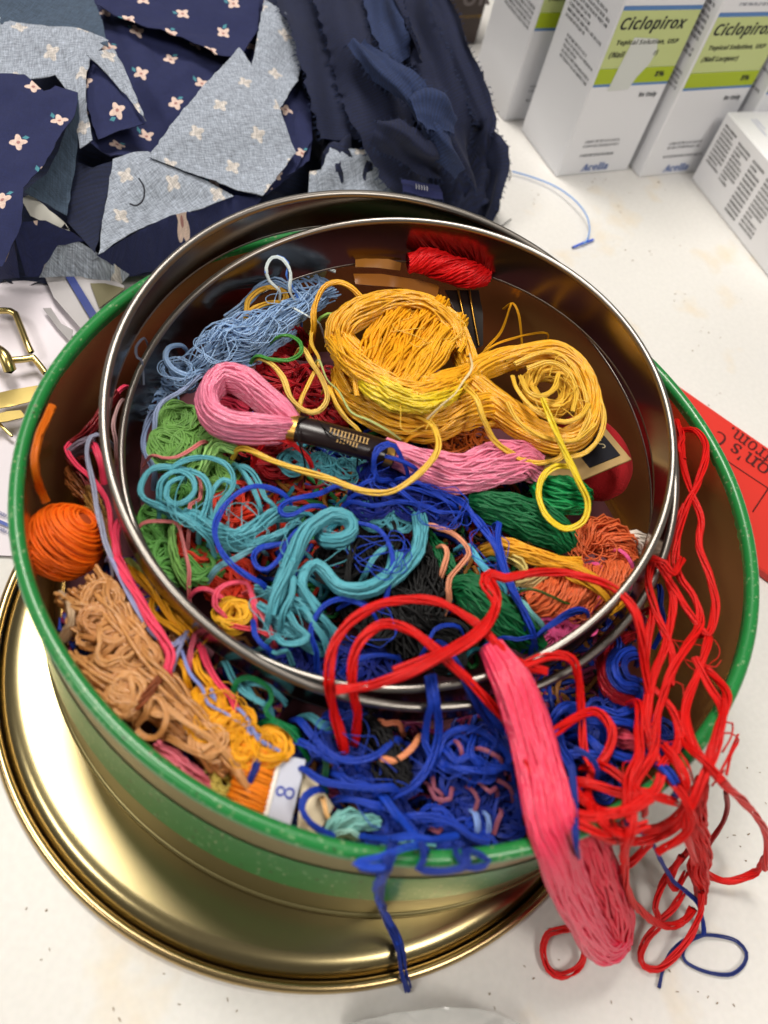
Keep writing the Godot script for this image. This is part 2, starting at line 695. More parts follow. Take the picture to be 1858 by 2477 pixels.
func tabletop() -> void:
	var m := StandardMaterial3D.new()
	var img := Image.create(1024, 1024, false, Image.FORMAT_RGB8)
	var ns := FastNoiseLite.new()
	ns.seed = 3
	ns.frequency = 0.006
	var fine := FastNoiseLite.new()
	fine.seed = 8
	fine.frequency = 0.21
	for y in 1024:
		for x in 1024:
			var w := ns.get_noise_2d(x, y)
			var s := maxf(0.0, ns.get_noise_2d(x * 2.3 + 700.0, y * 2.3) - 0.24) * 0.6
			var g := 0.865 + 0.015 * w + 0.02 * fine.get_noise_2d(x, y)
			img.set_pixel(x, y, Color(g, g * (0.99 - 0.14 * s), g * (0.975 - 0.35 * s)))
	m.albedo_texture = ImageTexture.create_from_image(img)
	m.roughness = 0.5
	m.metallic_specular = 0.4
	m.uv1_scale = Vector3(1.7, 1.7, 1)
	var b := Batch.new()
	quad(b, PackedVector3Array([Vector3(-1.1, 0, -1.5), Vector3(1.1, 0, -1.5), Vector3(1.1, 0, 0.7), Vector3(-1.1, 0, 0.7)]), Vector3.UP)
	for k in 4:
		b.t[k] = Vector2(b.v[k].x, b.v[k].z)
	put("tabletop", b.mesh(), m, self).set_meta("kind", "structure")
	# crumbs and lint
	var d := Batch.new()
	for spot in [[38.8, 0.2, -278.3, 37.3, 0.2, -273.4, 44.4, 0.2, -278.5, 75.5, 0.2, -294.9, 14.8, 0.2, -249.2, 14.1, 0.2, -241.4, 62, 0.2, -274.2, 56.7, 0.2, -260.9, 42, 0.2, -265.4, 19.5, 0.2, -259.6], [75.9, 0.2, -235.8, 88.5, 0.2, -248.4, 108.3, 0.2, -188, 111.2, 0.2, -188.3, 93.2, 0.2, -202.9, 121.8, 0.2, -223.1, 104.4, 0.2, -177.4, 67.9, 0.2, -220, 92.6, 0.2, -210.1, 60.2, 0.2, -232.5], [133, 0.2, 35.8, 128.5, 0.2, 39.4, 132.1, 0.2, 46.8, 139.3, 0.2, 21, 136.5, 0.2, 16.6, 122.8, 0.2, 83.3, 72.3, 0.2, 91.9, 79.4, 0.2, 84.7, 129.9, 0.2, 83.1, -43.1, 0.2, 124.5], [-22.8, 0.2, 130.5, -13, 0.2, 123.7, -52.8, 0.2, 118.7, 1.2, 0.2, 126.4, 100.3, 0.2, 94.4, 110.5, 0.2, 79.7, 115.7, 0.2, 83.4, 67.1, 0.2, 102.6, 114.3, 0.2, -150.2, 110.3, 0.2, -144.5]]:
		for k in range(0, spot.size(), 3):
			for j in 2:
				var p := Vector3(spot[k] + rng.randf_range(-4, 4), 0.25, spot[k + 2] + rng.randf_range(-4, 4)) * 0.001
				var a := rng.randf() * TAU
				var e := p + Vector3(cos(a), 0, sin(a)) * rng.randf_range(0.0003, 0.0010)
				tube(d, PackedVector3Array([p, (p + e) * 0.5 + Vector3(0, 0.0002, 0), e]), rng.randf_range(0.00006, 0.00018), 5)
	put("lint", d.mesh(), plain(srgb(150, 128, 104), 0.9), self, true).set_meta("label", "brown specks of dust and lint scattered over the white tabletop")
	for o in get_children():
		if o.name == "lint":
			o.set_meta("category", "dust")

func gold() -> StandardMaterial3D:
	return metal(srgb(164, 150, 110), 0.25, false)

func lid() -> void:
	var t := thing("tin_lid", "round gold tin lid lying flat beneath the green tin", "lid")
	var at := Transform3D(Basis(), Vector3(-0.0077, 0, 0.0221))
	var b := Batch.new()
	lathe(b, [0, 4.4, 60, 4.4, 88.5, 4.4, 90.3, 4.3, 91.7, 3.85, 92.9, 3.0, 93.8, 1.9, 94.5, 0.9, 95.0, 0.5], at)
	put("lid_panel", b.mesh(), gold(), t)
	var r := Batch.new()
	lathe(r, bead(96.4, 1.7, 1.5, PI * 1.1, -PI * 0.6, 18) + [95.6, 0.3], at)
	put("rolled_edge", r.mesh(), metal(srgb(184, 160, 116), 0.26, false), t)

func tin() -> void:
	var t := thing("floss_tin", "round green rimmed gold tin filled with tangled embroidery floss", "tin")
	var w := Batch.new()
	lathe(w, [97.4, 4.6] + bead(98.4, 5.7, 1.0, -PI / 2, PI / 2, 8) + [98.6, 7.0, 98.6, 30, 98.6, 50, 98.6, 64.8])
	put("outer_wall", w.mesh(), metal(srgb(144, 134, 92), 0.36, false, 0.85), t)
	var green := StandardMaterial3D.new()
	var img := Image.create(512, 32, false, Image.FORMAT_RGB8)
	var ns := FastNoiseLite.new()
	ns.seed = 21
	ns.frequency = 0.11
	for y in 32:
		for x in 512:
			var chip := ns.get_noise_2d(x * 0.9, y * 2.0)
			var col := srgb(26, 118, 54).lerp(srgb(34, 134, 64), 0.5 + 0.5 * ns.get_noise_2d(x * 3.0, y * 5.0))
			if chip > 0.47 and fposmod(x * 0.013, 1.0) < 0.55:
				col = srgb(150, 160, 120)
			img.set_pixel(x, y, col)
	for k in 130:   # chipped and rubbed spots in the paint
		var cx := rng.randi_range(2, 505)
		var cy := rng.randi_range(0, 31)
		for e in rng.randi_range(1, 5):
			img.set_pixel(cx + e, clampi(cy + (e % 2), 0, 31), srgb(168, 178, 140) if k % 3 else srgb(70, 66, 40))
	green.albedo_texture = ImageTexture.create_from_image(img)
	green.roughness = 0.33
	green.clearcoat_enabled = true
	green.clearcoat = 0.35
	green.clearcoat_roughness = 0.2
	var r := Batch.new()
	lathe(r, [98.85, 63.0] + bead(98.35, 65.6, 1.85, -PI * 0.4, PI * 1.15, 18) + [96.75, 63.6], Transform3D(), 160, 0.0009)
	for k in r.t.size():
		r.t[k].y /= 24.0
	put("rim", r.mesh(), green, t)
	var s := Batch.new()
	lathe(s, [98.9, 25.0, 98.9, 33, 98.9, 41, 98.9, 49.0])
	for k in s.t.size():
		s.t[k].y /= 4.0
	put("stripe", s.mesh(), green, t)
	var i := Batch.new()
	lathe(i, [96.7, 64.2, 96.5, 50, 96.5, 12, 96.0, 8.5, 94.0, 7.0, 60, 6.8, 0, 6.8])
	put("inner_wall", i.mesh(), metal(srgb(206, 166, 96), 0.24, false, 0.82), t)

func hoop(called: String, label: String, at: Vector3, up: Vector3, r: float, tall: float, edge: float, mat: Material, edge_mat: Material) -> void:
	var t := thing(called, label, "metal hoop", "metal hoops lying in the tin")
	var n := up.normalized()
	var x := Vector3.RIGHT
	x = (x - n * x.dot(n)).normalized()
	var where := Transform3D(Basis(x, n, x.cross(n)), at)
	var b := Batch.new()
	lathe(b, [r - 0.35, -tall + 1.0, r - 0.35, -tall * 0.5, r - 0.35, -1.0], where)
	lathe(b, [r + 0.35, -1.0, r + 0.35, -tall * 0.5, r + 0.35, -tall + 1.0], where)
	put("band", b.mesh(), mat, t)
	for y in [-edge, -tall + 0.5]:
		var e := Batch.new()
		lathe(e, bead(r, y, edge if y == -edge else 0.5, -PI, PI, 16), where)
		put("rolled_edge", e.mesh(), edge_mat, t)

func hoops() -> void:
	var m := metal(srgb(146, 134, 122), 0.2, false)
	var e := metal(srgb(150, 144, 138), 0.34, false)
	hoop("metal_hoop", "larger outer steel hoop lying round the smaller hoop, resting at the back of the tin", Vector3(-0.005, 0.0769, -0.0114), Vector3(0.08, 1, 0.145), 78.0, 15.0, 1.15, m, e)
	hoop("metal_hoop", "smaller inner steel hoop with the yellow and pink skeins lying inside it", Vector3(-0.0077, 0.0751, -0.010), Vector3(-0.15, 1, 0.179), 73.5, 19.0, 1.0, m, e)

func floss_thing(called: String, label: String, category := "floss") -> Node3D:
	return thing(called, label, category)

func strand(t: Node3D, list: Array, width: float, mat: Material, plies := 3, closed := false, called := "strand") -> void:
	var b := Batch.new()
	var p := pts(list)
	var n := p.size()
	if not closed:   # ends that lie in the tin dive between the other threads
		for e in [0, n - 1]:
			var a := p[e]
			if a.y > 0.044 and a.y < 0.0665 and Vector2(a.x, a.z).length() < 0.09:
				var out := (a - p[1 if e == 0 else n - 2]).normalized() * 0.003 + Vector3(0, -0.006, 0)
				if e == 0:
					p.insert(0, a + out)
				else:
					p.append(p[p.size() - 1] + out)
	lay(b, p, width * 0.8, plies, closed)
	put(called, b.mesh(), mat, t)

func bundle(t: Node3D, mat: Material, list: Array, strands: int, mm: float, closed := false, turns := 0.0, wave := 0.12, ends := 0.0, called := "strand_bundle") -> void:
	var b := Batch.new()
	skein(b, list, int(strands * 1.45), mm * 0.74, closed, turns, wave, ends)
	put(called, b.mesh(), mat, t, true)

func knot(t: Node3D, mat: Material, list: Array, count: int, length: float, width: float, plies := 2, curl := 0.5, called := "tangled_strands") -> void:
	var b := Batch.new()
	snarl(b, list, int(count * 1.3), length, width * 0.75, mini(plies, 3), curl)
	put(called, b.mesh(), mat, t, true)

func strays(t: Node3D, mat: Material, list: Array, count: int, length := 34.0) -> void:   # single fine plies come loose
	var b := Batch.new()
	snarl(b, list, int(count * 0.3), length, 0.26, 1, 0.13)
	put("loose_plies", b.mesh(), mat, t, true)

func floss_in_hoop() -> void:
	# the mixed bed under everything
	var b := Batch.new()
	snarl(b, [-52.3, 42, -7.9, 15.8, 4, -16.9, 42, 19.3, 17.4, 4, -5.7, 43, 0, 18.5, 4, 19.4, 42, 22.8, 16.6, 4, -32.7, 43, -4.2, 18.3, 4, 26.6, 42, 1, 18.9, 4, -8.5, 44, -31.7, 15.9, 4, 35.5, 42, -18.5, 13.3, 4], 330, 70, 1.5, 1, 0.6, [srgb(140, 24, 46), srgb(30, 60, 160), srgb(30, 30, 36), srgb(190, 50, 30), srgb(40, 120, 60), srgb(170, 110, 40), srgb(60, 150, 170)])
	snarl(b, [-53.6, 40, 61.1, 11.1, 3, -26.3, 40, 73.1, 11.9, 3, 3.5, 42, 79.4, 11.9, 3, 26.4, 42, 71.2, 14.5, 3, 45.2, 42, 59.1, 13.1, 3, 63.2, 40, 27.5, 13.3, 3, 64.6, 44, 5.8, 10.2, 3, -61.3, 40, 56.7, 8.1, 3, -57.3, 42, 45.8, 7.3, 3, -20.6, 42, 60.3, 9.3, 3], 330, 70, 1.5, 1, 0.6, [srgb(160, 104, 50), srgb(28, 40, 130), srgb(30, 30, 40), srgb(130, 40, 80), srgb(30, 60, 160)])
	var mix := thread(Color.WHITE)
	var o := put("loose_thread_bed", b.mesh(), mix, self, true)
	o.set_meta("label", "deep bed of mixed coloured thread ends under the skeins in the tin")
	o.set_meta("category", "thread")
	var heap := Batch.new()
	lathe(heap, [0, 37, 30, 37, 55, 36, 72, 33, 84, 26, 90, 18, 93, 7.4], Transform3D(), 72, 0.012)
	var h := put("thread_heap", heap.mesh(), plain(srgb(112, 64, 74), 0.9), self, true)
	h.set_meta("label", "packed mauve thread at the bottom of the tin")
	h.set_meta("category", "thread")

	# crimson floss under the yellow skein
	var crimson := thread(srgb(170, 24, 34))
	var t := floss_thing("crimson_floss", "crimson tangle half hidden between the pink and the yellow skeins")
	knot(t, crimson, [-47.9, 50, -34, 6.5, 3, -36.3, 51, -33, 7, 3, -28.6, 51, -26.7, 5.9, 3, -49, 48, -50.5, 5.1, 3, -37, 50, -4.1, 5.5, 3, -43.8, 50, -8, 5, 3], 46, 60, 1.5, 3, 0.4)
	strand(t, [-40.5, 61, 4.2, -39, 64, 3.4, -36.2, 65, 2, -32.4, 64, 1, -28.7, 62, 0.9, -26.1, 60, 2], 1.9, thread(srgb(200, 24, 30)))
	t = floss_thing("scarlet_floss", "scarlet and rust strands showing through the teal loops on the left")
	knot(t, thread(srgb(200, 52, 30)), [-41.3, 51, 17.5, 6.1, 3, -33.5, 51, 22.1, 5.1, 3, -46, 49, 31.4, 5, 3, -34.9, 48, 38.3, 4.9, 3, -30.1, 48, 43, 4.4, 3], 44, 55, 1.5, 3, 0.4)
	t = floss_thing("rose_floss", "rose pink loops by the front left of the inner hoop")
	var rose := thread(srgb(232, 80, 108))
	strand(t, [-30.8, 54, 51.5, -34.1, 56, 50.3, -34.6, 58, 47, -32.2, 58, 43.9, -29.1, 57, 42, -26.8, 56, 44.2, -24, 54, 48.8], 1.8, rose)
	strand(t, [-40.5, 52, 45.8, -37.9, 53, 45.3, -34.9, 53, 45.7, -33.5, 52, 45.7], 1.8, rose)
	strand(t, [-30.2, 53, 52.8, -25.8, 54, 52.6, -21.5, 54, 51.9, -19.1, 53, 52], 1.8, thread(srgb(220, 70, 80)))
	strand(t, [-27.7, 55, 42.9, -24.7, 55, 46, -21.4, 54, 48.3, -19, 53, 50.9], 2.0, thread(srgb(225, 110, 120)))
	knot(t, thread(srgb(214, 50, 70)), [17.5, 50, -23.3, 3.8, 2, 34.1, 50, -35.8, 2.6, 2], 10, 40, 1.4, 3, 0.4)
	t = floss_thing("salmon_strand", "dusty pink strand curling over the light green floss")
	var salmon := thread(srgb(206, 118, 118))
	strand(t, [-66.9, 56, 14.3, -63.7, 57, 14.6, -60.2, 58, 13.6, -57.8, 58, 9.8, -55.8, 57, 4.8], 1.5, salmon)
	strand(t, [-60.4, 54, 34, -56.8, 55, 32.3, -52.4, 55, 31.3, -49.7, 54, 34.1, -47.1, 54, 38.1, -44.4, 53, 42, -43.3, 51, 44.7], 1.5, salmon)
	strand(t, [-54.4, 54, 14.1, -51.7, 55, 16.9, -50.1, 55, 21.8, -51.8, 54, 23.7, -50.1, 54, 27.8, -48.6, 53, 32.3], 1.5, salmon)
	t = floss_thing("gold_coil", "small gold coil of floss at the front left inside the hoop")
	knot(t, thread(srgb(230, 170, 40)), [-29.3, 52, 49.3, 3, 3], 14, 40, 1.4, 3, 0.7)

	# light green
	var green := thread(srgb(112, 160, 80))
	t = floss_thing("light_green_floss", "light green tangle along the left inside of the hoop")
	knot(t, green, [-66.6, 52, -2.3, 4.4, 3, -64.1, 52, 7, 4.7, 3, -56.9, 52, 4.3, 4.3, 3, -50.2, 52, 10.6, 4.3, 3], 60, 50, 1.7, 4, 0.45)
	knot(t, thread(srgb(86, 144, 66)), [-58.4, 49, 29, 3.2, 3, -54.7, 48, 35.1, 3.6, 3, -49.9, 47, 39.3, 2.7, 3, -43.1, 49, 37.2, 3.6, 3, -55.9, 50, 21.2, 3.7, 3], 56, 50, 1.7, 4, 0.45)
	bundle(t, thread(srgb(150, 200, 116)), [-52.5, 57, 15.1, 0.9, 2, -52.5, 58, 5.5, 1.9, 2, -46.9, 57, 4, 1.6, 2], 12, 0.9)
	bundle(t, green, [-53.6, 53, 30.9, 0.9, 2, -50.1, 53, 37.6, 1.5, 2, -46.7, 51, 42.2, 1.3, 2, -43.3, 49, 44.6, 0.7, 2], 12, 0.9)
	strand(t, [-53.6, 60, -29, -49, 62, -28, -44, 63, -28.7, -41.7, 63, -33, -43.1, 63, -37, -47.6, 62, -39.1, -50.9, 61, -37.7], 1.8, thread(srgb(70, 140, 60)))

	# light blue silky thread
	var sky := thread(srgb(140, 172, 212), 0.28)
	var pale := thread(srgb(214, 226, 240), 0.25)
	t = floss_thing("light_blue_floss", "silky light blue floss with a standing loop at the back left of the hoop")
	bundle(t, sky, [-72.4, 52, -20.6, 1.5, 3, -69.1, 56, -24.4, 3.5, 5, -65.6, 59, -31.6, 4.6, 6, -59.6, 60, -36, 4.9, 6, -54.9, 60, -44.2, 4.3, 5, -50.2, 60, -51.8, 3.3, 4, -46.8, 59, -60.9, 2.8, 4, -42, 57, -70.4, 2.1, 3], 90, 0.75, false, 0.3, 0.3, 0.3)
	bundle(t, sky, [-69.2, 58, -24.5, 2, 3, -65, 62, -32.6, 3.1, 3, -57.7, 62, -32.3, 3.1, 3, -53.2, 62, -45.3, 2.1, 3, -48.7, 61, -53.9, 1.6, 2], 26, 0.6, false, 0.5, 0.3, 0.3)
	bundle(t, thread(srgb(132, 164, 206), 0.28), [-62.7, 55, -27.8, 2.1, 3, -56.9, 56, -31.2, 3.1, 3, -52.9, 56, -39.8, 2.7, 3, -48.4, 56, -47.9, 1.9, 3], 26, 0.8, false, 0.3, 0.2, 0.2)
	bundle(t, sky, [-68.3, 58, -41.2, 0.8, 1.5, -64.9, 60, -46.6, 1.2, 1.5, -63.2, 61, -54.1, 1.3, 1.5, -59.9, 61, -60.8, 1.2, 1.5, -54.1, 60, -61.2, 1, 1.5], 16, 0.6)
	strand(t, [-49.7, 61, -53.4, -52.1, 68, -51.4, -53.3, 72, -54.4, -56.9, 74, -56.8, -59.9, 74, -56, -60.2, 73, -51.9, -58.6, 70, -50.5, -55.2, 67, -51, -55, 63, -51.7], 1.3, pale, 4)
	strand(t, [-49, 61, -54.6, -51.9, 66, -54.8, -54.5, 71, -54.1, -55.2, 73, -57.3, -58.8, 74, -57.5, -60.6, 73, -54.3, -60, 72, -50.7], 1.0, thread(srgb(70, 120, 210), 0.3), 3)
	strand(t, [-66.4, 57, -19.2, -68.6, 59, -14.2, -73.1, 60, -13.6, -76.4, 61, -15.8, -76.7, 62, -18.8, -75.5, 60, -22.7, -74.4, 57, -25.3], 2.0, sky, 4)
	strand(t, [-65.7, 58, -16.3, -67.7, 59, -8.4, -71.2, 58, -3.4, -71.7, 57, 0.9, -70.6, 54, 4.5], 1.8, thread(srgb(150, 165, 200), 0.4), 4)
	strand(t, [-74.2, 53, -1.7, -73, 53, 6.1, -70.2, 53, 11.6, -66, 52, 15.4], 2.2, thread(srgb(120, 135, 170), 0.4), 4)
	strand(t, [-55.1, 62, -52, -49.6, 64, -49, -44.3, 63, -48.7, -40.9, 61, -49.4], 0.8, pale, 2)
	strand(t, [-56.9, 56, -70.2, -54.2, 58, -73.9, -50.1, 58, -78, -45.1, 56, -80.4], 1.6, pale, 2)
	knot(t, thread(srgb(132, 164, 206), 0.28), [-74.9, 50, -19.9, 4.6, 3, -75.2, 48, -9.6, 3.5, 3, -52.5, 50, -77.3, 4.8, 3], 22, 45, 1.1, 3, 0.5)
	strays(t, sky, [-64.2, 63, -24, 5.5, 2, -55.5, 64, -36, 5.7, 2, -50.9, 66, -50.2, 5.4, 2, -72.2, 60, -14, 3.9, 2], 50, 30.0)
	t = floss_thing("ochre_loop", "ochre loop of floss tucked into the light blue floss")
	strand(t, [-62.4, 62, -43, -63.3, 63, -46.4, -61.8, 64, -51.2, -58.5, 64, -54.7, -54.7, 63, -55.4, -53.6, 62, -52.7, -57.3, 63, -48.7, -60.3, 63, -44.6, -61.7, 61, -42.8], 2.4, thread(srgb(206, 158, 52)), 5)

	# red skein end at the back
	var red := thread(srgb(214, 18, 22))
	t = floss_thing("small_red_skein", "small plump red skein at the back wall of the hoop", "skein")
	bundle(t, red, [-22, 71, -77.7, 2.9, 3, -16.5, 72, -80.4, 4.2, 4.5, -9.9, 72, -80.7, 4.5, 4.5, -2.6, 72, -81.2, 4.2, 4.5, 3, 71, -84.5, 2.5, 3], 110, 1.0, false, 1.1, 0.06)
	t = thing("amber_reflection", "two amber strips painted as a gold reflection at the back, left of the red skein", "card")  # gold reflection inside the tin, built as two amber strips
	put("card", scrap([-39, 66, -78.2, -33.3, 67, -81.1, -24.6, 67, -82.1, -24.2, 65, -80.6, -32, 65, -78, -37.9, 65, -75.2], 0.1, 0.0, 3.0, 0.0).mesh(), plain(srgb(176, 116, 46), 0.25), t)
	put("card", scrap([-37.9, 63, -74.1, -29.5, 64, -77.4, -17.9, 65, -79.2, -10.6, 65, -79.9, -9.9, 63, -76.5, -22, 62, -76.5, -36.1, 62, -71], 0.1, 0.0, 3.0, 0.0).mesh(), plain(srgb(160, 98, 32), 0.25), t)
	t = thing("black_label_band", "black paper skein band with gold print standing below the small red skein", "paper band")
	var strap := scrap([-8.3, 66, -77.8, 2, 66, -83.3, 5.7, 64, -75.3, 9.1, 60, -65.5, 5.4, 60, -60.8, -2.1, 64, -71.2], 0.3, 0.0, 3.0, 0.0)
	put("band", strap.mesh(), plain(srgb(24, 16, 14), 0.35), t)
	for line in [[-4.4, 66.6, -79.2, -0.3, 64.6, -71.4, 4.8, 60.8, -62.5], [-1, 66.6, -81, 2.7, 64.6, -73, 7.8, 60.8, -64]]:
		var g := Batch.new()
		tube(g, curve(pts(line), 0.002), 0.00035, 5)
		put("gold_line", g.mesh(), metal(srgb(190, 140, 60), 0.35, false), t)

	# yellow skein
	var yel := thread(srgb(252, 166, 30), 0.32)
	var bright := thread(srgb(255, 198, 30), 0.32)
	var amber := thread(srgb(248, 160, 24))
	t = floss_thing("yellow_skein", "large golden yellow skein tied at its waist, with a round loop at each end", "skein")
	bundle(t, yel, [6.9, 69, -40.7, 3.7, 3.5, 1, 70, -30.8, 5.1, 4.5, -7, 70, -26.9, 5, 4.5, -16.8, 69, -28.2, 4.4, 4.5, -26.1, 68, -33.3, 4.2, 4.5, -32.3, 68, -40, 3.7, 4.5, -32, 68, -50, 3.6, 4.5, -26, 68, -58, 3.3, 4, -18.4, 68, -63.4, 3, 4, -10.2, 68, -64.3, 3, 4, -2.5, 68, -60, 3.4, 4, 2.5, 68, -52.2, 3.7, 4, 6.7, 69, -44.1, 3.3, 3.5], 190, 1.05, true, 0.15, 0.1)
	bundle(t, yel, [-29.5, 62, -33.5, 2.4, 4, -24.4, 63, -24.6, 3.5, 5, -16.7, 64, -20.6, 4.1, 5, -7.3, 64, -19.4, 4.7, 5, 2, 65, -22, 4.8, 5, 9.6, 67, -28.6, 4.8, 5, 15.9, 66, -34.3, 5.3, 5, 24.2, 65, -34.9, 4.4, 4, 32.9, 64, -33.2, 2.5, 3], 130, 1.05, false, 0.15, 0.12, 0.1)
	bundle(t, bright, [-23.5, 71, -27.1, 1.4, 2, -16.9, 73, -20, 3.4, 2.5, -8.3, 73, -18.5, 4, 2.5, -0, 73, -22.4, 2.9, 2.5, 6.5, 73, -32.2, 2.2, 2], 50, 0.95, false, 0.1, 0.12, 0.25)
	bundle(t, amber, [-7.4, 70, -66.9, 2.6, 2, -10, 73, -54.1, 5, 3, -12.7, 72, -43.7, 5.5, 3, -14.6, 73, -30.3, 5.3, 3, -16.5, 72, -21.2, 3.4, 2], 80, 1.0, false, 0.1, 0.08, 0.1)
	bundle(t, amber, [-16.4, 70, -64.1, 2.6, 2, -19.1, 73, -50.4, 4.3, 3, -21.3, 72, -39.4, 4.2, 3, -21.3, 72, -27.2, 2.9, 2], 60, 1.0, false, 0.1, 0.08, 0.1)
	bundle(t, yel, [-0.5, 69, -63.8, 2.6, 2, -3.1, 73, -49.3, 4.4, 3, -5.9, 73, -38.1, 4.8, 3, -8.5, 73.5, -25.2, 4.1, 2.5, -11.5, 72, -17.9, 2.3, 2], 66, 1.0, false, 0.1, 0.08, 0.1)
	bundle(t, yel, [-32.6, 68, -34.4, 2.6, 3, -32.3, 72, -41, 4.2, 4, -27, 74, -48.8, 4.3, 4, -18.8, 74, -55.5, 3.7, 4, -10.3, 74, -56.6, 3.2, 4, -2.3, 73, -53.5, 3.2, 3, 2.7, 72, -47, 2.5, 2], 80, 1.0, false, 0.1, 0.1, 0.1)
	bundle(t, yel, [-33.7, 69, -36.4, 2.4, 3, -26.3, 72, -28.1, 3.5, 3, -18, 73.5, -23.1, 4, 3, -9.3, 74, -21.1, 4, 3, -1, 73.5, -25.6, 3.5, 3, 5.4, 73, -34.2, 2.4, 2], 70, 1.0, false, 0.1, 0.1, 0.1)
	bundle(t, bright, [-18, 75, -22.3, 1.7, 1.5, -11.2, 75.5, -18.7, 2.8, 2, -3.1, 75, -19, 2.9, 2, 3.6, 74.5, -25.2, 2.3, 2], 36, 0.95, false, 0.1, 0.12, 0.2)
	bundle(t, yel, [7.4, 69, -40.9, 3.4, 3.5, 13.1, 69, -49.1, 3.3, 4, 21, 70, -55.6, 2.6, 4, 29.7, 70, -60.9, 2.8, 4.5, 37.9, 70, -57.6, 3.1, 4.5, 43.2, 70, -47.8, 3.4, 4.5, 44, 69, -36.4, 3.5, 4.5, 39.1, 67, -30.2, 3.5, 4, 30.1, 66, -31, 3.9, 4, 20.6, 67, -33.9, 4.5, 4.5, 12.2, 68, -37.3, 3.8, 4], 170, 1.1, true, 0.15, 0.1)
	bundle(t, thread(srgb(244, 180, 60), 0.36), [24.9, 69, -45.1, 2.2, 3, 26.9, 70, -51.3, 2.3, 3, 33, 70, -52.5, 2.4, 3, 37, 70, -47.4, 2.3, 3, 35.2, 70, -39.6, 2.1, 3, 28.8, 69, -39.2, 2.1, 3], 46, 1.05, true, 0.4, 0.15)
	var honey := thread(srgb(250, 182, 60), 0.32)
	for s in [[16, 72, -49.1, 20.2, 73, -54.7, 25.3, 74, -59.4, 31.3, 74, -62, 37.5, 74, -58.7, 42.6, 74, -49.6, 47.5, 73, -41.8, 48.7, 71, -34.4, 45.9, 69, -27.6, 41.7, 67, -25], [19, 73, -47.8, 24.8, 75, -53.5, 30.6, 75, -56, 36.2, 75, -52.5, 40.5, 75, -44.2, 43.3, 74, -36.4, 42.2, 72, -28.9], [19.4, 73, -42.7, 21.3, 74, -37.5, 25.8, 74, -33, 31, 74, -30.6, 36.9, 74, -31, 40.8, 75, -34.3, 42.4, 75, -40], [21.4, 75, -41.7, 24.7, 76, -35.5, 28.8, 76, -35.9, 31.6, 76, -40.6, 32, 75, -47.8], [19.8, 73, -31.9, 24.5, 73, -26.1, 30.4, 72, -24.9, 36.2, 72, -25.3, 41.8, 72, -27.9, 45.7, 73, -35.2], [22.6, 74, -46.8, 28.7, 76, -50.4, 34.5, 76, -48.9, 38, 76, -42, 38.1, 76, -33.7]]:
		strand(t, s, 2.0, honey, 5)
	for s in [[-36.3, 69, -39.6, -32.3, 70, -31.6, -27.3, 70, -24.6, -22.7, 68, -20.5], [-33.7, 73, -39.1, -29.5, 74, -29.5, -23.8, 73, -23.2, -20.4, 71, -17], [-18.8, 73, -56.2, -14.7, 74, -59.1, -10, 74, -60.6, -3.2, 73, -54.8, 3, 73, -49.7, 5.4, 73, -44.6], [-21.6, 69, -20, -19.1, 74, -22.8, -19.4, 74, -27.7], [-21.9, 73, -53.6, -14.1, 74, -51.8, -10.4, 75, -56.3, -10.2, 74, -61.5], [-7, 73, -54.8, -2.1, 74, -54.3, 2.8, 74, -49.4, 2.3, 74, -43.7], [-2.2, 66, -14.4, 3.8, 68, -16.9, 7.4, 70, -21.6]]:
		strand(t, s, 1.5, yel, 4)
	strand(t, [7.2, 75, -30.5, 11.2, 77, -24.8, 14.4, 75, -21, 18.9, 71, -19, 24.6, 68, -18.7, 31.1, 66, -19.5, 36.6, 66, -22, 39.9, 67, -25, 38.6, 67, -29.2, 34.6, 66, -29.8, 31.7, 65, -27.7, 30.9, 63, -25.8], 2.2, honey, 4)
	strand(t, [28.9, 77, -33.8, 32, 77, -27.7, 36.2, 75, -23, 40.4, 73, -19, 44.6, 71, -14.8, 49.2, 68, -10.8, 49.5, 66, -5.4, 45.1, 65, -1.6, 39.2, 66, -3.3, 35.6, 67, -9.1, 35.7, 68, -14.8, 38.3, 69, -18.6, 42.9, 69, -20.3], 2.3, bright, 4)
	strand(t, [-44.5, 61, 5.6, -33.7, 64, 8.6, -20.5, 66, 9.6, -8.9, 68, 10.8, -2.1, 70, 9.2, 3.3, 72, 1.8, 5.3, 73, -6.7, 2.6, 72, -14.4, -2.8, 70, -18.6, -8.6, 67, -19.5], 2.3, honey, 4)
	strand(t, [-41.8, 62, -45.6, -43.4, 66, -49.7, -43.1, 69, -56.1, -39.8, 70, -59.6, -35.3, 70, -59.5, -31.4, 69, -57.9], 2.3, yel, 4)
	strand(t, [-53.8, 58, -29.9, -48.6, 61, -27, -43.2, 62, -22.5, -38.9, 62, -16.4, -33.7, 62, -13.5, -30, 62, -14.9, -28.8, 63, -19.6, -32.1, 63, -25.4, -37.9, 62, -32, -42.6, 60, -38.1], 2.0, thread(srgb(236, 190, 96)), 4)
	strand(t, [-42.6, 60, -49.7, -40.9, 61, -41.1, -36, 62, -33.7, -35.9, 61, -26.3, -36.2, 60, -19.7, -35.5, 59, -15.1], 1.7, honey, 3)
	strand(t, [-30.2, 62, -25.1, -25.5, 63, -18.3, -21.1, 63, -14.7, -16.7, 62, -12.7], 1.8, honey, 3)
	for s in [[10.2, 58, -65.9, 13.3, 59, -75.4, 13.7, 61, -85.7, 13.8, 61, -88.4], [14.2, 61, -88.6, 17.2, 60, -85.5, 19.6, 59, -78.6, 21.6, 58, -71.6], [8, 61, -56.8, 13, 62, -65.9, 20.8, 62, -74.3, 27.6, 61, -79.9], [12.4, 63, -55, 16.8, 64, -63.7, 22.4, 64, -65.6]]:
		strand(t, s, 1.1, amber, 3)
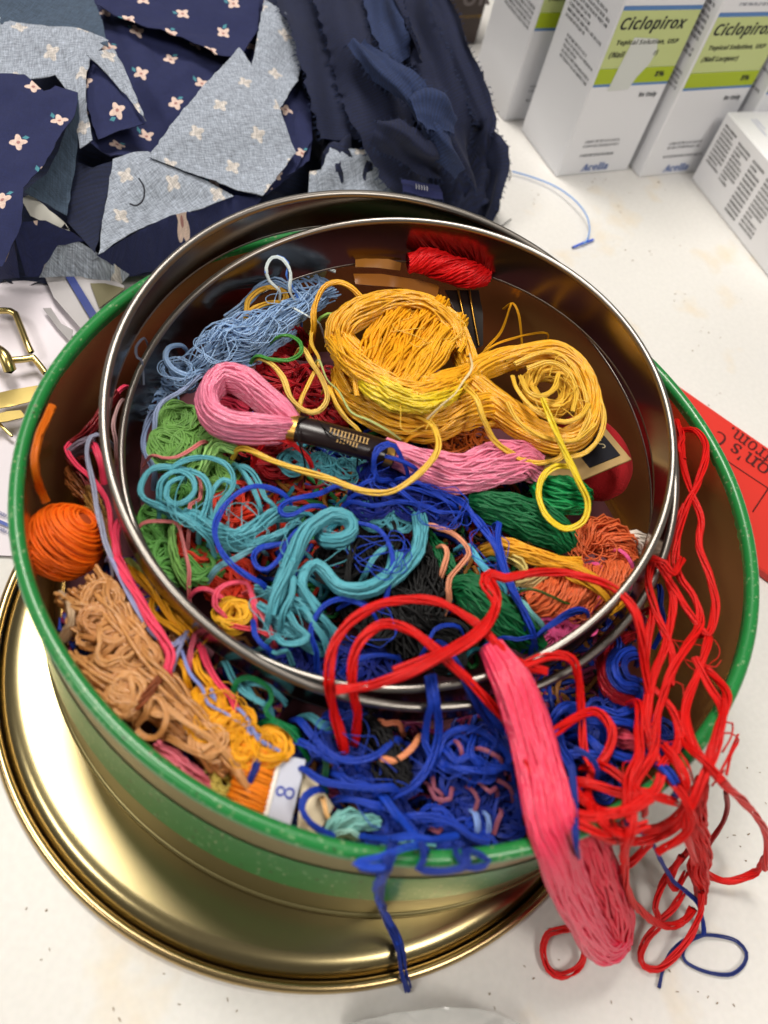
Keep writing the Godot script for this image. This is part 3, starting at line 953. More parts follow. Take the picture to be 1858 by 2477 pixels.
	strand(t, [5.5, 74, -44.5, 7.2, 78, -35, 5.9, 79, -27.6, 4.9, 79, -22.2, 2.7, 78, -18.2, -0, 73, -15.7], 0.9, thread(srgb(226, 206, 160)), 2, false, "tie_thread")
	strays(t, honey, [-26.9, 74, -32.5, 8.2, 2, -8.7, 75, -49.7, 9.9, 2, -6, 75, -16.9, 9, 2, 29.7, 76, -41.3, 11.2, 2, 13.7, 72, -50.7, 7.6, 2], 46, 26.0)
	t = floss_thing("rust_floss", "rust orange thread ends between the yellow skein and the pink skein")
	knot(t, thread(srgb(190, 96, 36)), [11.2, 58, -24.3, 3.7, 3, 17.7, 58, -25.7, 3.7, 3, 6.9, 58, -24, 3.1, 3], 26, 30, 0.9, 2, 0.5)
	t = floss_thing("pale_green_thread", "thin pale green thread winding round the left of the yellow skein")
	var mint := thread(srgb(176, 190, 120))
	strand(t, [-35.2, 66, -30, -30.5, 67, -22.7, -25.7, 69, -18.1, -20.5, 68, -13.4, -15, 68, -12.8, -9.5, 67, -12.4, -5, 64, -13.3], 0.9, mint, 2)
	strand(t, [-19, 74, -55.9, -16.2, 74, -59.8, -11.9, 74, -60.6, -6.3, 73, -57, -2.8, 72, -51.5], 1.1, thread(srgb(140, 180, 84)), 3)
	strand(t, [-41, 62, -50.9, -37.8, 64, -52.1], 2.0, thread(srgb(140, 180, 84)), 3)

	# pink skein with its two paper bands
	var pink := thread(srgb(246, 126, 156), 0.3)
	t = floss_thing("pink_skein", "glossy pink skein with a rounded loop and a black paper band round its middle", "skein")
	bundle(t, pink, [-32.9, 65, -4.9, 1.9, 2.6, -39, 66, -6.9, 2.9, 4.5, -45.5, 67, -9.1, 3.3, 5, -52.1, 67, -11.6, 3.3, 5, -57.5, 66, -11.1, 3.2, 5, -58.9, 65, -4.6, 3.1, 5, -55.7, 65, 1.4, 3, 5, -49.5, 66, 3.8, 3.1, 5, -43.2, 66, 2.2, 3.2, 5, -37.1, 66, -0.3, 2.9, 4.5, -33.1, 65, -3.4, 2.1, 2.8], 170, 1.15, true, 0.0, 0.05)
	bundle(t, thread(srgb(206, 56, 86)), [-57.6, 60, -8, 1.9, 2, -53.4, 60, -9.3, 2.4, 2, -47.3, 61, -6.9, 2.4, 2], 24, 1.0)
	bundle(t, pink, [-9, 63, -8.9, 3.1, 3, -1.6, 63, -8.3, 4, 4, 6.4, 63, -8, 5.7, 4.5, 14.5, 63, -10.1, 6.1, 4.5, 22.5, 64, -16.8, 6.9, 4.5, 29.6, 63, -21.7, 6.8, 4, 34.9, 61, -22.5, 5.1, 3], 150, 1.1, false, 0.0, 0.06, 0.03)
	var sleeve := Batch.new()
	var axis := curve(pts([-34.2, 66, -2.7, -26.7, 67, -3.1, -18.4, 67, -3.8, -10.5, 66, -5.2, -5.6, 65, -6.1]), 0.003)
	var tt := tangents(axis)
	for k in axis.size():
		var s := tt[k].cross(Vector3.UP).normalized()
		var u := s.cross(tt[k])
		for j in 25:
			var a := TAU * j / 24.0
			sleeve.v.append(axis[k] + s * cos(a) * 0.0040 + u * sin(a) * 0.0029)
			sleeve.n.append((s * cos(a) / 4.0 + u * sin(a) / 2.9).normalized())
			sleeve.t.append(Vector2(j / 24.0, k))
			sleeve.c.append(Color.WHITE)
	for k in axis.size() - 1:
		for j in 24:
			var q := k * 25 + j
			sleeve.i.append_array([q, q + 1, q + 25, q + 1, q + 26, q + 25])
	var sm := plain(srgb(30, 18, 20), 0.28)
	var band := put("paper_band", sleeve.mesh(), sm, t)
	for e in [0, axis.size() - 2]:
		var g := Batch.new()
		for k in 2:
			var s := tt[e].cross(Vector3.UP).normalized()
			var u := s.cross(tt[e])
			for j in 25:
				var a := TAU * j / 24.0
				g.v.append(axis[e] + tt[e] * (k * 0.0022 - 0.0002) + s * cos(a) * 0.00412 + u * sin(a) * 0.00302)
				g.n.append((s * cos(a) / 4.0 + u * sin(a) / 2.9).normalized())
				g.t.append(Vector2.ZERO)
				g.c.append(Color.WHITE)
		for j in 24:
			g.i.append_array([j, j + 1, j + 25, j + 1, j + 26, j + 25])
		put("gold_edge", g.mesh(), metal(srgb(206, 160, 84), 0.35, false), band)
	var mid := axis[axis.size() / 2]
	var dir := tt[axis.size() / 2]
	var out := dir.cross(Vector3.UP).normalized()
	if out.z < 0:
		out = -out
	var face := (Vector3.UP + out * 0.55).normalized()
	var ln := dir * (1.0 if dir.x > 0 else -1.0)
	var fy := face.cross(ln).normalized()
	letters("IIIIIIIIIII", 0.0016, 0.011, srgb(214, 172, 104), band, Transform3D(Basis(ln, fy, ln.cross(fy)), mid + fy * 0.0010 + face * 0.0030), "Droid Sans", "gold_print")
	letters("IIIIIII", 0.0012, 0.006, srgb(214, 172, 104), band, Transform3D(Basis(ln, fy, ln.cross(fy)), mid - fy * 0.0009 + face * 0.0032), "Droid Sans", "gold_print")
	t = floss_thing("black_thread_tie", "thin black thread looped over the black band of the pink skein", "thread")
	var jet := thread(srgb(14, 13, 14), 0.5, 0.2)
	strand(t, [-30.5, 69, -6.1, -32.3, 70, -2.3, -31.3, 70, 1.2, -29.4, 67, 3.5, -27.5, 62, 3.7], 0.7, jet, 1)
	strand(t, [-27.8, 69, -5.7, -23.7, 71, -1.4, -20.4, 71, -0.4, -15.6, 69, -0.4, -14.7, 66, -2.1], 0.7, jet, 1)

	# teal
	var teal := thread(srgb(86, 160, 174))
	var dteal := thread(srgb(80, 154, 168))
	t = floss_thing("teal_floss", "long teal floss in open loops and curls across the middle of the hoop")
	for s in [[-43, 57, 33.3, -49.6, 58, 31.1, -54.7, 58, 30.3, -59.3, 59, 30.7, -63.1, 59, 28.8, -64.7, 59, 24.6, -63.8, 59, 19.8, -59.4, 59, 17.6], [-56.4, 58, 29.8, -61.3, 60, 30.5, -63.9, 60, 27.5, -64.2, 60, 22.1, -61, 60, 19.4, -55.9, 60, 17.7, -50.9, 60, 18, -47.7, 60, 21.5, -46.6, 59, 25.7, -46.4, 58, 29.7], [-58.6, 59, 28, -59.6, 61, 25.2, -59, 61, 21.8, -56.6, 61, 19.5, -52.8, 61, 20.3, -50.7, 61, 23.6, -51.5, 60, 26.8, -53.9, 60, 29, -56.7, 60, 27.9, -57.7, 60, 23.5, -55.6, 60, 20.7], [-59.1, 60, 19.2, -56.1, 62, 16, -52, 62, 13.2, -47.4, 61, 12.2, -43.6, 61, 14.9, -42.3, 60, 18.5, -43.4, 59, 21.9, -43.8, 58, 25.6, -42.8, 57, 29.1], [-44.2, 57, 28, -46.7, 58, 23.2, -46.9, 59, 19.2, -45.5, 60, 16.8, -43, 60, 17], [-44.1, 57, 8.7, -40.2, 58, 9.7, -36.2, 58, 13.6, -33.5, 58, 16.8, -30.2, 57, 17.7], [-45.4, 56, 7.8, -41.1, 57, 11.2, -37.1, 57, 15.1, -34.4, 56, 18.2], [-53.2, 57, 29.5, -48.5, 57, 30.4, -43.6, 57, 31.8, -39.5, 56, 32.3]]:
		strand(t, s, 1.9, teal, 4)
	bundle(t, teal, [-51.7, 55, 27.4, 1.1, 2, -46.7, 56, 28.9, 2, 3, -39.9, 57, 31.4, 2.2, 3, -34.8, 58, 29.9, 2, 3, -31.4, 58, 23.8, 1.8, 3, -28, 58, 19.9, 1.6, 3, -23, 57, 17, 1.4, 2], 40, 1.0, false, 0.3, 0.15, 0.1)
	bundle(t, teal, [-38.9, 55, 32.5, 0.8, 2, -34, 56, 31.7, 1.1, 2, -29.5, 57, 28.7, 1.2, 2, -25.3, 58, 24.7, 1, 2, -23, 58, 20.2, 0.8, 2], 18, 1.0)
	bundle(t, dteal, [-58, 56, 28.5, 1.1, 2, -52.8, 56, 29.2, 1.3, 2, -47.1, 55, 30.2, 1.3, 2], 14, 1.0)
	bundle(t, teal, [-20, 57, 47.8, 1.1, 2, -20.5, 60, 42.4, 1.7, 2, -20.3, 62, 34.4, 1.8, 2.5, -19.9, 64, 28.3, 1.9, 2.5, -17.9, 65, 23.5, 1.7, 2.5, -14.9, 66, 20.3, 1.5, 2.5, -10.9, 66, 19.5, 1.5, 2.5, -8.7, 65, 21.9, 1.5, 2.5, -10.2, 64, 25, 1.4, 2.5, -14.4, 62, 25.7, 1.2, 2, -16.9, 60, 23.1, 0.9, 2], 40, 1.05, false, 0.2, 0.08)
	bundle(t, teal, [-10, 58, 42.8, 0.9, 2, -15.3, 60, 40.3, 1.1, 2, -16, 61, 35.3, 1.1, 2, -13.9, 62, 33.4, 1.1, 2, -10.9, 62, 34.9, 1.2, 2, -7.4, 62, 37.2, 1.4, 2, -2.4, 62, 36.8, 1.7, 2.5, 1.7, 61, 32.9, 1.9, 2.5, 4.5, 60, 27.3, 1.9, 2.5, 4.2, 59, 20.5, 1.7, 2], 34, 1.05, false, 0.2, 0.08)
	bundle(t, teal, [-26.4, 54, 41.3, 1.1, 2, -20.6, 56, 42.2, 1.5, 2.5, -14.8, 57, 43.1, 1.7, 2.5, -9.1, 57, 45, 1.7, 2.5, -4.3, 55, 46.2, 1.3, 2], 34, 1.05, false, 0.2, 0.15)
	bundle(t, teal, [-24.3, 54, 45.7, 1, 2, -18.9, 55, 47.9, 1.5, 2.5, -14.2, 55, 49.6, 1.5, 2.5, -8.6, 54, 50.9, 1.3, 2, -4.4, 52, 50.3, 1, 2], 30, 1.05, false, 0.2, 0.15)
	for s in [[-20.6, 58, 49.1, -20.9, 61, 45.8, -20.1, 63, 40.4, -19.7, 64, 35.4], [-16.4, 59, 47, -13.1, 60, 50.3, -10, 60, 51.6, -10.9, 60, 54, -14.4, 59, 55.3, -17.5, 57, 53.5], [-18.2, 62, 39, -17.1, 61, 43.2, -17.5, 60, 48], [-16.2, 62, 39.7, -12.8, 61, 42.5, -9.6, 60, 44.8, -5.6, 58, 46.3], [-19.4, 52, 54.6, -15.8, 54, 56, -13.7, 54, 54.4], [-13.1, 60, 45.2, -9.3, 60, 48.3, -5.7, 58, 50.3]]:
		strand(t, s, 1.9, teal, 4)
	strand(t, [-37.8, 55, 40, -34.8, 57, 37.2, -31.9, 58, 33.8, -30, 57, 31.2], 2.2, thread(srgb(110, 165, 180)), 5)
	bundle(t, teal, [6.7, 59, 5.9, 2.2, 2, 8.4, 60, 12.2, 2, 2, 9.1, 60, 18, 1.8, 2, 7.4, 60, 24, 1.8, 2, 4.1, 60, 29.8, 1.9, 2, 0, 60, 34, 1.8, 2], 26, 1.05, false, 0.1)
	knot(t, dteal, [-30.7, 56, 0.5, 2, 2, -23.7, 57, -1.2, 2.5, 2, -16.3, 57, -2.5, 2.5, 2, -9.3, 57, -5, 2.5, 2], 26, 40, 0.9, 3, 0.4)
	strand(t, [-1.6, 60, 27, -0.6, 61, 23.4, 1.6, 61, 19.8], 1.9, teal, 4)
	strand(t, [21.5, 58, 9.4, 25.5, 60, 14.4, 29.4, 60, 16.8, 33.5, 58, 17.8], 2.6, thread(srgb(90, 180, 210)), 6)
	strand(t, [39.1, 58, 20.7, 41.7, 58, 22.8, 44.4, 57, 23.7, 47.2, 55, 24.6], 2.6, thread(srgb(120, 190, 190)), 6)
	knot(t, teal, [-4.6, 57, 9.4, 2.8, 2, 1.2, 57, 7.6, 2.2, 2], 12, 30, 1.1, 3, 0.4)

	strays(t, teal, [-51.1, 60, 25.5, 7.5, 2, -16.4, 63, 30.1, 8, 2, -19, 59, 47.5, 6.8, 2, -18.8, 59, -1.1, 5.9, 2, -35.6, 60, 28.2, 5.3, 2], 60)
	# royal blue
	var blue := thread(srgb(26, 60, 172), 0.38)
	var navy := thread(srgb(18, 34, 120), 0.45)
	t = floss_thing("royal_blue_floss", "royal blue floss looping in wide rings over the teal floss")
	for s in [[-27.4, 62, 17.2, -31, 64, 17.2, -35.8, 65, 18.6, -39.5, 65, 22.7, -41.4, 64, 28.4, -41.1, 63, 33.8, -38.1, 62, 38, -33.6, 61, 40.7, -28.4, 60, 41.9, -24.7, 58, 41.6], [-17.7, 62, 15.9, -21.5, 63, 17.8, -24.4, 63, 22, -26.9, 63, 23.1, -28.4, 63, 21.4, -27.1, 63, 18.4, -23.7, 63, 15.7, -20.4, 62, 12.2, -17.2, 62, 8.3, -12, 62, 6], [-21.4, 62, 24.7, -23.1, 62, 29.4, -23.4, 61, 34.5, -25.3, 60, 38.2, -27.9, 60, 38.5, -29.8, 60, 36, -29.1, 60, 32.9, -25.8, 60, 30.3, -22.9, 60, 28, -20.9, 61, 23.1, -18.3, 62, 19.8], [-14.7, 61, 15.7, -9, 62, 17, -3.4, 63, 17.1, 0.8, 63, 19.9, 3.7, 62, 24.4, 4.6, 61, 30.1, 5.2, 59, 34.1], [-3.7, 63, 0.6, -6.8, 66, 4.3, -9.2, 69, 2.8, -9.9, 71, -1.6, -7.4, 71, -4.7], [-6.8, 57, 53.3, -9.1, 59, 51.2, -9.9, 60, 48, -8.6, 61, 42.9, -5.1, 61, 39.4, -1.2, 60, 38.3, 1.8, 58, 37.6], [-23.9, 55, 50.4, -22.1, 56, 54.2, -19.1, 56, 56.1, -17.3, 54, 55.8]]:
		strand(t, s, 1.8, blue, 4)
	for s in [[-8.8, 68, 3.9, -9.6, 72, 1.8, -8.1, 73, -1.7, -5.6, 73, -2.8, -3.1, 70, -2.1, -0.3, 66, -1.5], [-7.3, 70, -0.9, -3.4, 70, -1.2, 2, 67, -2.5, 1, 64, -2.3], [-11.7, 62, 11.2, -6.3, 63, 11, -0.7, 63, 7.2, 5.1, 62, 4.6, 11.4, 61, 3.9, 17.9, 60, 1.1], [-11, 62, 8.1, -4.5, 63, 6, 1.1, 63, 1.3, 7.8, 62, -0.2, 15.1, 61, 0.2], [-1.3, 63, -1.2, 4.3, 63, -1.6, 10.4, 62, -1.4, 14.6, 61, -1.8], [-10.5, 62, 4.2, -6.3, 63, 1.7, -1.5, 63, 2.5, 5.1, 62, 4.6, 10.2, 61, 3.7]]:
		strand(t, s, 1.6, blue, 4)
	for s in [[15.6, 62, -1.5, 22.4, 64, 5.6, 28, 65, 12, 31.9, 66, 19.5, 34.4, 66, 23.5, 38.8, 64, 26.7, 43.3, 61, 30.6], [27.6, 64, 3.3, 28.2, 65, 9.3, 30.7, 66, 16.2, 33.2, 66, 20.3, 36.5, 65, 24.6, 40.5, 63, 28], [19.8, 62, 1.7, 25, 64, 7.2, 29.4, 65, 13.4]]:
		strand(t, s, 2.2, blue, 4)
	for s in [[56.9, 60, 19.1, 54.5, 62, 19.3, 51, 62, 21.3, 47.3, 61, 26, 44.6, 60, 30.1], [56.2, 60, 18.1, 52.4, 61, 20.8, 49.2, 61, 24.6, 45.9, 60, 28.4], [18.6, 58, 42.3, 19.2, 60, 38.4, 21.9, 60, 36.1, 25, 59, 34.9], [36.3, 60, 34, 39.6, 61, 33.8, 43.5, 61, 31.7], [3, 56, 51.9, 7.1, 58, 49.6, 12, 57, 47.8], [-2.8, 60, 38.8, 0.4, 61, 39.3, 3.4, 60, 39.9]]:
		strand(t, s, 1.5, blue, 4)
	knot(t, navy, [-5.4, 58, -2.7, 5.1, 3, 3.2, 58, 0.9, 5.1, 3, 10.7, 58, 0.6, 4, 3, -7.4, 58, 6.3, 4.5, 3], 40, 50, 1.3, 3, 0.45)
	knot(t, navy, [-10.8, 48, 54.4, 4.8, 3, -5.3, 48, 50.2, 4.4, 3, 1.6, 48, 49.6, 4.5, 3, -15.4, 47, 54.1, 3.1, 3, 10, 48, 46.4, 3.6, 3], 36, 50, 1.4, 3, 0.5)

	strays(t, blue, [-0.8, 67, 3.9, 7.7, 2, 11.3, 64, 4.1, 6.7, 2, 0.3, 63, 24.3, 6.3, 2, 26.8, 65, 11.9, 5.5, 2, 3.7, 60, 42.8, 6, 2], 60)
	# black
	t = floss_thing("black_floss", "mass of black floss at the front of the hoop under the red strands")
	bundle(t, jet, [9, 52, 10.6, 3.4, 4, 12.4, 53, 18.1, 6.1, 5, 13.1, 53, 27, 7.6, 5, 13.8, 52, 35, 8, 5, 17.6, 49, 40.5, 6.4, 4], 110, 1.1, false, 0.2, 0.2, 0.1)
	bundle(t, jet, [-5.3, 52, 15.3, 3.3, 4, 0.2, 53, 23.1, 5.4, 5, 6.9, 53, 30.8, 6.4, 5, 15.3, 52, 34.4, 5.9, 5, 26.8, 49, 35.7, 4.9, 4], 90, 1.1, false, 0.2, 0.2, 0.1)
	knot(t, jet, [-3.6, 55, 15.2, 5.5, 3, 10.5, 55, 25.4, 7.6, 3, 5.4, 54, 35.7, 7.3, 3, 22.5, 52, 37.1, 6.4, 3, -9.2, 54, 25.7, 4.8, 3], 60, 50, 1.4, 3, 0.45)
	strand(t, [-5.2, 62, 35.2, -6.5, 63, 30.4, -6.8, 63, 24.9, -6.7, 62, 21.3], 2.4, jet, 5)

	# peach
	t = floss_thing("peach_strand", "peach strand curling over the black floss")
	var peach := thread(srgb(220, 146, 112))
	strand(t, [9.7, 60, 8.5, 12.7, 61, 9, 16, 62, 9.7, 19.8, 62, 11.5, 22.2, 62, 14.5, 20.7, 61, 19.1, 19.3, 60, 22.3, 19.7, 59, 25.3, 20.9, 57, 26.8], 2.0, peach, 4)
	strand(t, [15.2, 60, 13.4, 16.8, 60, 15.4, 17.1, 59, 18, 17.3, 57, 21.2], 1.8, peach, 4)

	# dark green skeins
	var forest := thread(srgb(14, 98, 54), 0.42, 0.5)
	t = floss_thing("dark_green_skein", "dark green skein lying under the pink skein, its end ringed by a yellow strand", "skein")
	bundle(t, forest, [18.9, 57, -5.9, 1.7, 3, 23.9, 58, -5.9, 3.7, 5, 31, 58, -6.1, 5.1, 6, 38.1, 58, -6.2, 5.5, 6, 45.1, 57, -5.5, 4.3, 5, 49.6, 55, -3.8, 2.7, 4], 150, 1.15, false, 0.0, 0.08, 0.04)
	bundle(t, thread(srgb(16, 132, 70), 0.36), [36.3, 58, -19, 2.2, 3, 39.5, 61, -15.7, 4.6, 5, 43.4, 62, -15.5, 5.4, 6, 47.7, 61, -17.1, 4.6, 5, 50.8, 58, -20, 2.5, 3], 120, 1.15, false, 0.0, 0.06, 0.0)
	t = floss_thing("dark_green_skein", "dark green skein slanting beside the black floss at the front right of the hoop", "skein")
	bundle(t, forest, [21.6, 55, 22.8, 1.6, 4, 24.9, 57, 22.7, 3.8, 6, 30.7, 58, 25.3, 5, 6, 36.9, 57, 27.3, 5, 6, 42.8, 55, 28.8, 3.8, 5, 46.3, 53, 29.5, 2, 4], 150, 1.15, false, 0.0, 0.08, 0.04)
	bundle(t, forest, [12.2, 54, 9.2, 1.1, 3, 16, 55, 13.8, 2.2, 4, 20, 55, 18.9, 2.4, 4], 40, 1.1)

	# right hand side
	var coral := thread(srgb(224, 108, 62))
	t = floss_thing("orange_coral_skein", "fuzzy coral orange skein at the right front of the hoop", "skein")
	bundle(t, coral, [51.8, 55, -1.2, 1.8, 3, 53.3, 56, -8.3, 4.3, 5, 57.4, 57, -10.8, 5.3, 5, 63.3, 56, -9.6, 4.7, 5, 67.5, 54, -7, 2.5, 3], 110, 1.0, false, 0.8, 0.2, 0.1)
	bundle(t, coral, [40.9, 55, 18.9, 2.3, 3, 45.3, 56, 17, 4.5, 5, 50.5, 57, 13.5, 5.7, 5, 56, 57, 8.6, 5.8, 5, 61.9, 56, 2.2, 4.8, 4, 66.7, 54, -3.8, 2.5, 3], 140, 1.0, false, 1.2, 0.2, 0.1)
	knot(t, coral, [54.9, 58, -4.7, 4.8, 3, 51.9, 58, 14.2, 5.1, 3], 50, 16, 0.5, 1, 0.7)
	t = floss_thing("mustard_floss", "mustard floss lying across the coral skein on the right")
	var must := thread(srgb(226, 162, 40))
	bundle(t, must, [26.1, 58, 9.5, 1.2, 2, 30.6, 61, 8.2, 2.3, 3, 37.1, 62, 8.2, 2.3, 3, 43.8, 62, 8.1, 1.7, 2.5, 51.9, 60, 4.1, 1.4, 2], 34, 1.0)
	strand(t, [45.9, 62, 10.5, 50.2, 63, 11.4, 55.3, 63, 11.9, 60.3, 62, 13.2], 3.0, must, 6)
	strand(t, [44.4, 62, 7.9, 50.1, 63, 7.5, 56, 63, 9, 62.2, 62, 10.4], 3.0, must, 6)
	bundle(t, thread(srgb(232, 204, 120)), [32.4, 60, 9.6, 1.4, 2, 36.2, 61, 10.6, 1.9, 2, 38, 60, 12.6, 1.1, 2], 16, 1.0)
	bundle(t, thread(srgb(196, 172, 116)), [36.6, 57, 14.6, 1.4, 2, 40.5, 58, 13, 1.9, 2, 45.9, 57, 9.5, 1.4, 2], 24, 0.9, false, 0.6, 0.3)
	strand(t, [59.8, 58, 18.1, 62.7, 58, 15, 65.5, 57, 11.4, 68.6, 55, 6.3], 2.4, must, 5)
	t = floss_thing("white_floss", "small white bundle of floss at the right edge of the hoop")
	bundle(t, thread(srgb(224, 212, 200)), [63.7, 55, -10.5, 1.2, 2, 65.6, 57, -12.1, 2.1, 3, 68.6, 57, -12.6, 2.4, 3, 71.4, 55, -11.5, 1.6, 2], 36, 1.0)
	t = floss_thing("hot_pink_floss", "hot pink strands by the white floss and along the right front of the hoop")
	var hot := thread(srgb(240, 90, 150))
	strand(t, [61.7, 58, -6.2, 64.4, 59, -5.2, 66.7, 58, -4, 68.3, 56, -3.2], 1.8, hot, 4)
	strand(t, [57.1, 59, 1.3, 59.1, 59, 3.2, 59.5, 58, 5.8], 1.6, hot, 4)
	strand(t, [58.7, 58, 14.1, 59.2, 59, 12.5, 59.8, 58, 9.7], 1.6, hot, 4)
	knot(t, hot, [49.6, 54, 25, 2.2, 2, 52.3, 54, 20.8, 2.3, 2, 55.7, 54, 17.5, 2.9, 2, 47.5, 54, 25.8, 1.7, 2], 18, 25, 1.5, 3, 0.4)
	t = floss_thing("moss_strand", "thin moss green strand lying over the coral skein", "thread")
	strand(t, [38.4, 61, 19.2, 41.2, 62, 18.4, 45.6, 62, 18.5, 49.8, 61, 18.4, 53.2, 59, 17.2], 1.0, thread(srgb(60, 84, 30)), 3)

	# card and cushion
	t = thing("red_pincushion", "flat dark red felt cushion under the black and tan card", "cushion")
	var felt := cloth(0.03, func(_u, _w, a, b2): return srgb(196, 18, 32).lightened(0.05 * (a + b2)).darkened(0.08 * maxf(0.0, -a)))
	var cu := Batch.new()
	var cp := pts([53.5, 44, -49.3])[0]
	lathe(cu, [0, 8.5, 6, 8.3, 10.5, 7.2, 13.6, 5.0, 15.0, 2.0, 14.6, -1.5, 12, -4, 0, -5], Transform3D(Basis(Vector3.FORWARD, 0.3) * Basis(Vector3.UP, 0.4), cp), 64)
	for k in cu.t.size():
		cu.t[k] = Vector2(cu.v[k].x, cu.v[k].z)
	put("cushion", cu.mesh(), felt, t)
	t = thing("floss_card", "tan card printed with a black square, half under the yellow skein", "card")
	var c0 := pts([62, 60, -39.3, 48.8, 60, -51.7, 51.9, 60, -22.6])
	var ex := (c0[1] - c0[0])
	var ey := (c0[2] - c0[0])
	var wx := ex.length()
	var wy := ey.length() * 1.5
	ex = ex.normalized()
	ey = (ey - ex * ey.dot(ex)).normalized()
	var cb := Basis(ex, Vector3.UP, ex.cross(Vector3.UP))
	var sg := 1.0 if cb.z.dot(ey) > 0 else -1.0
	var co := c0[0] + ex * wx * 0.5 + ey * wy * 0.5
	put("card", block(Vector3(wx, 0.0008, wy), 0.0003).mesh(), plain(srgb(190, 158, 104), 0.7), t).transform = Transform3D(cb, co)
	var sq := put("black_square", block(Vector3(wx * 0.72, 0.0004, wy * 0.42), 0.0001).mesh(), plain(srgb(22, 24, 36), 0.45), t)
	sq.transform = Transform3D(cb, co + Vector3(0, 0.0005, 0) - ey * wy * 0.2)
	letters("S", 0.0030, 0.0, srgb(205, 190, 150), t, Transform3D(Basis(ey, -ex, ey.cross(-ex)), co + Vector3(0, 0.0008, 0) - ey * wy * 0.3 - ex * wx * 0.05))
	t = thing("needle", "steel needle sticking out by the red cushion", "needle")
	var pin := Batch.new()
	tube(pin, curve(pts([51, 58, -12.1, 53.2, 56, -10.6]), 0.002), 0.0005, 6)
	put("needle", pin.mesh(), metal(srgb(200, 200, 205), 0.25, false), t)

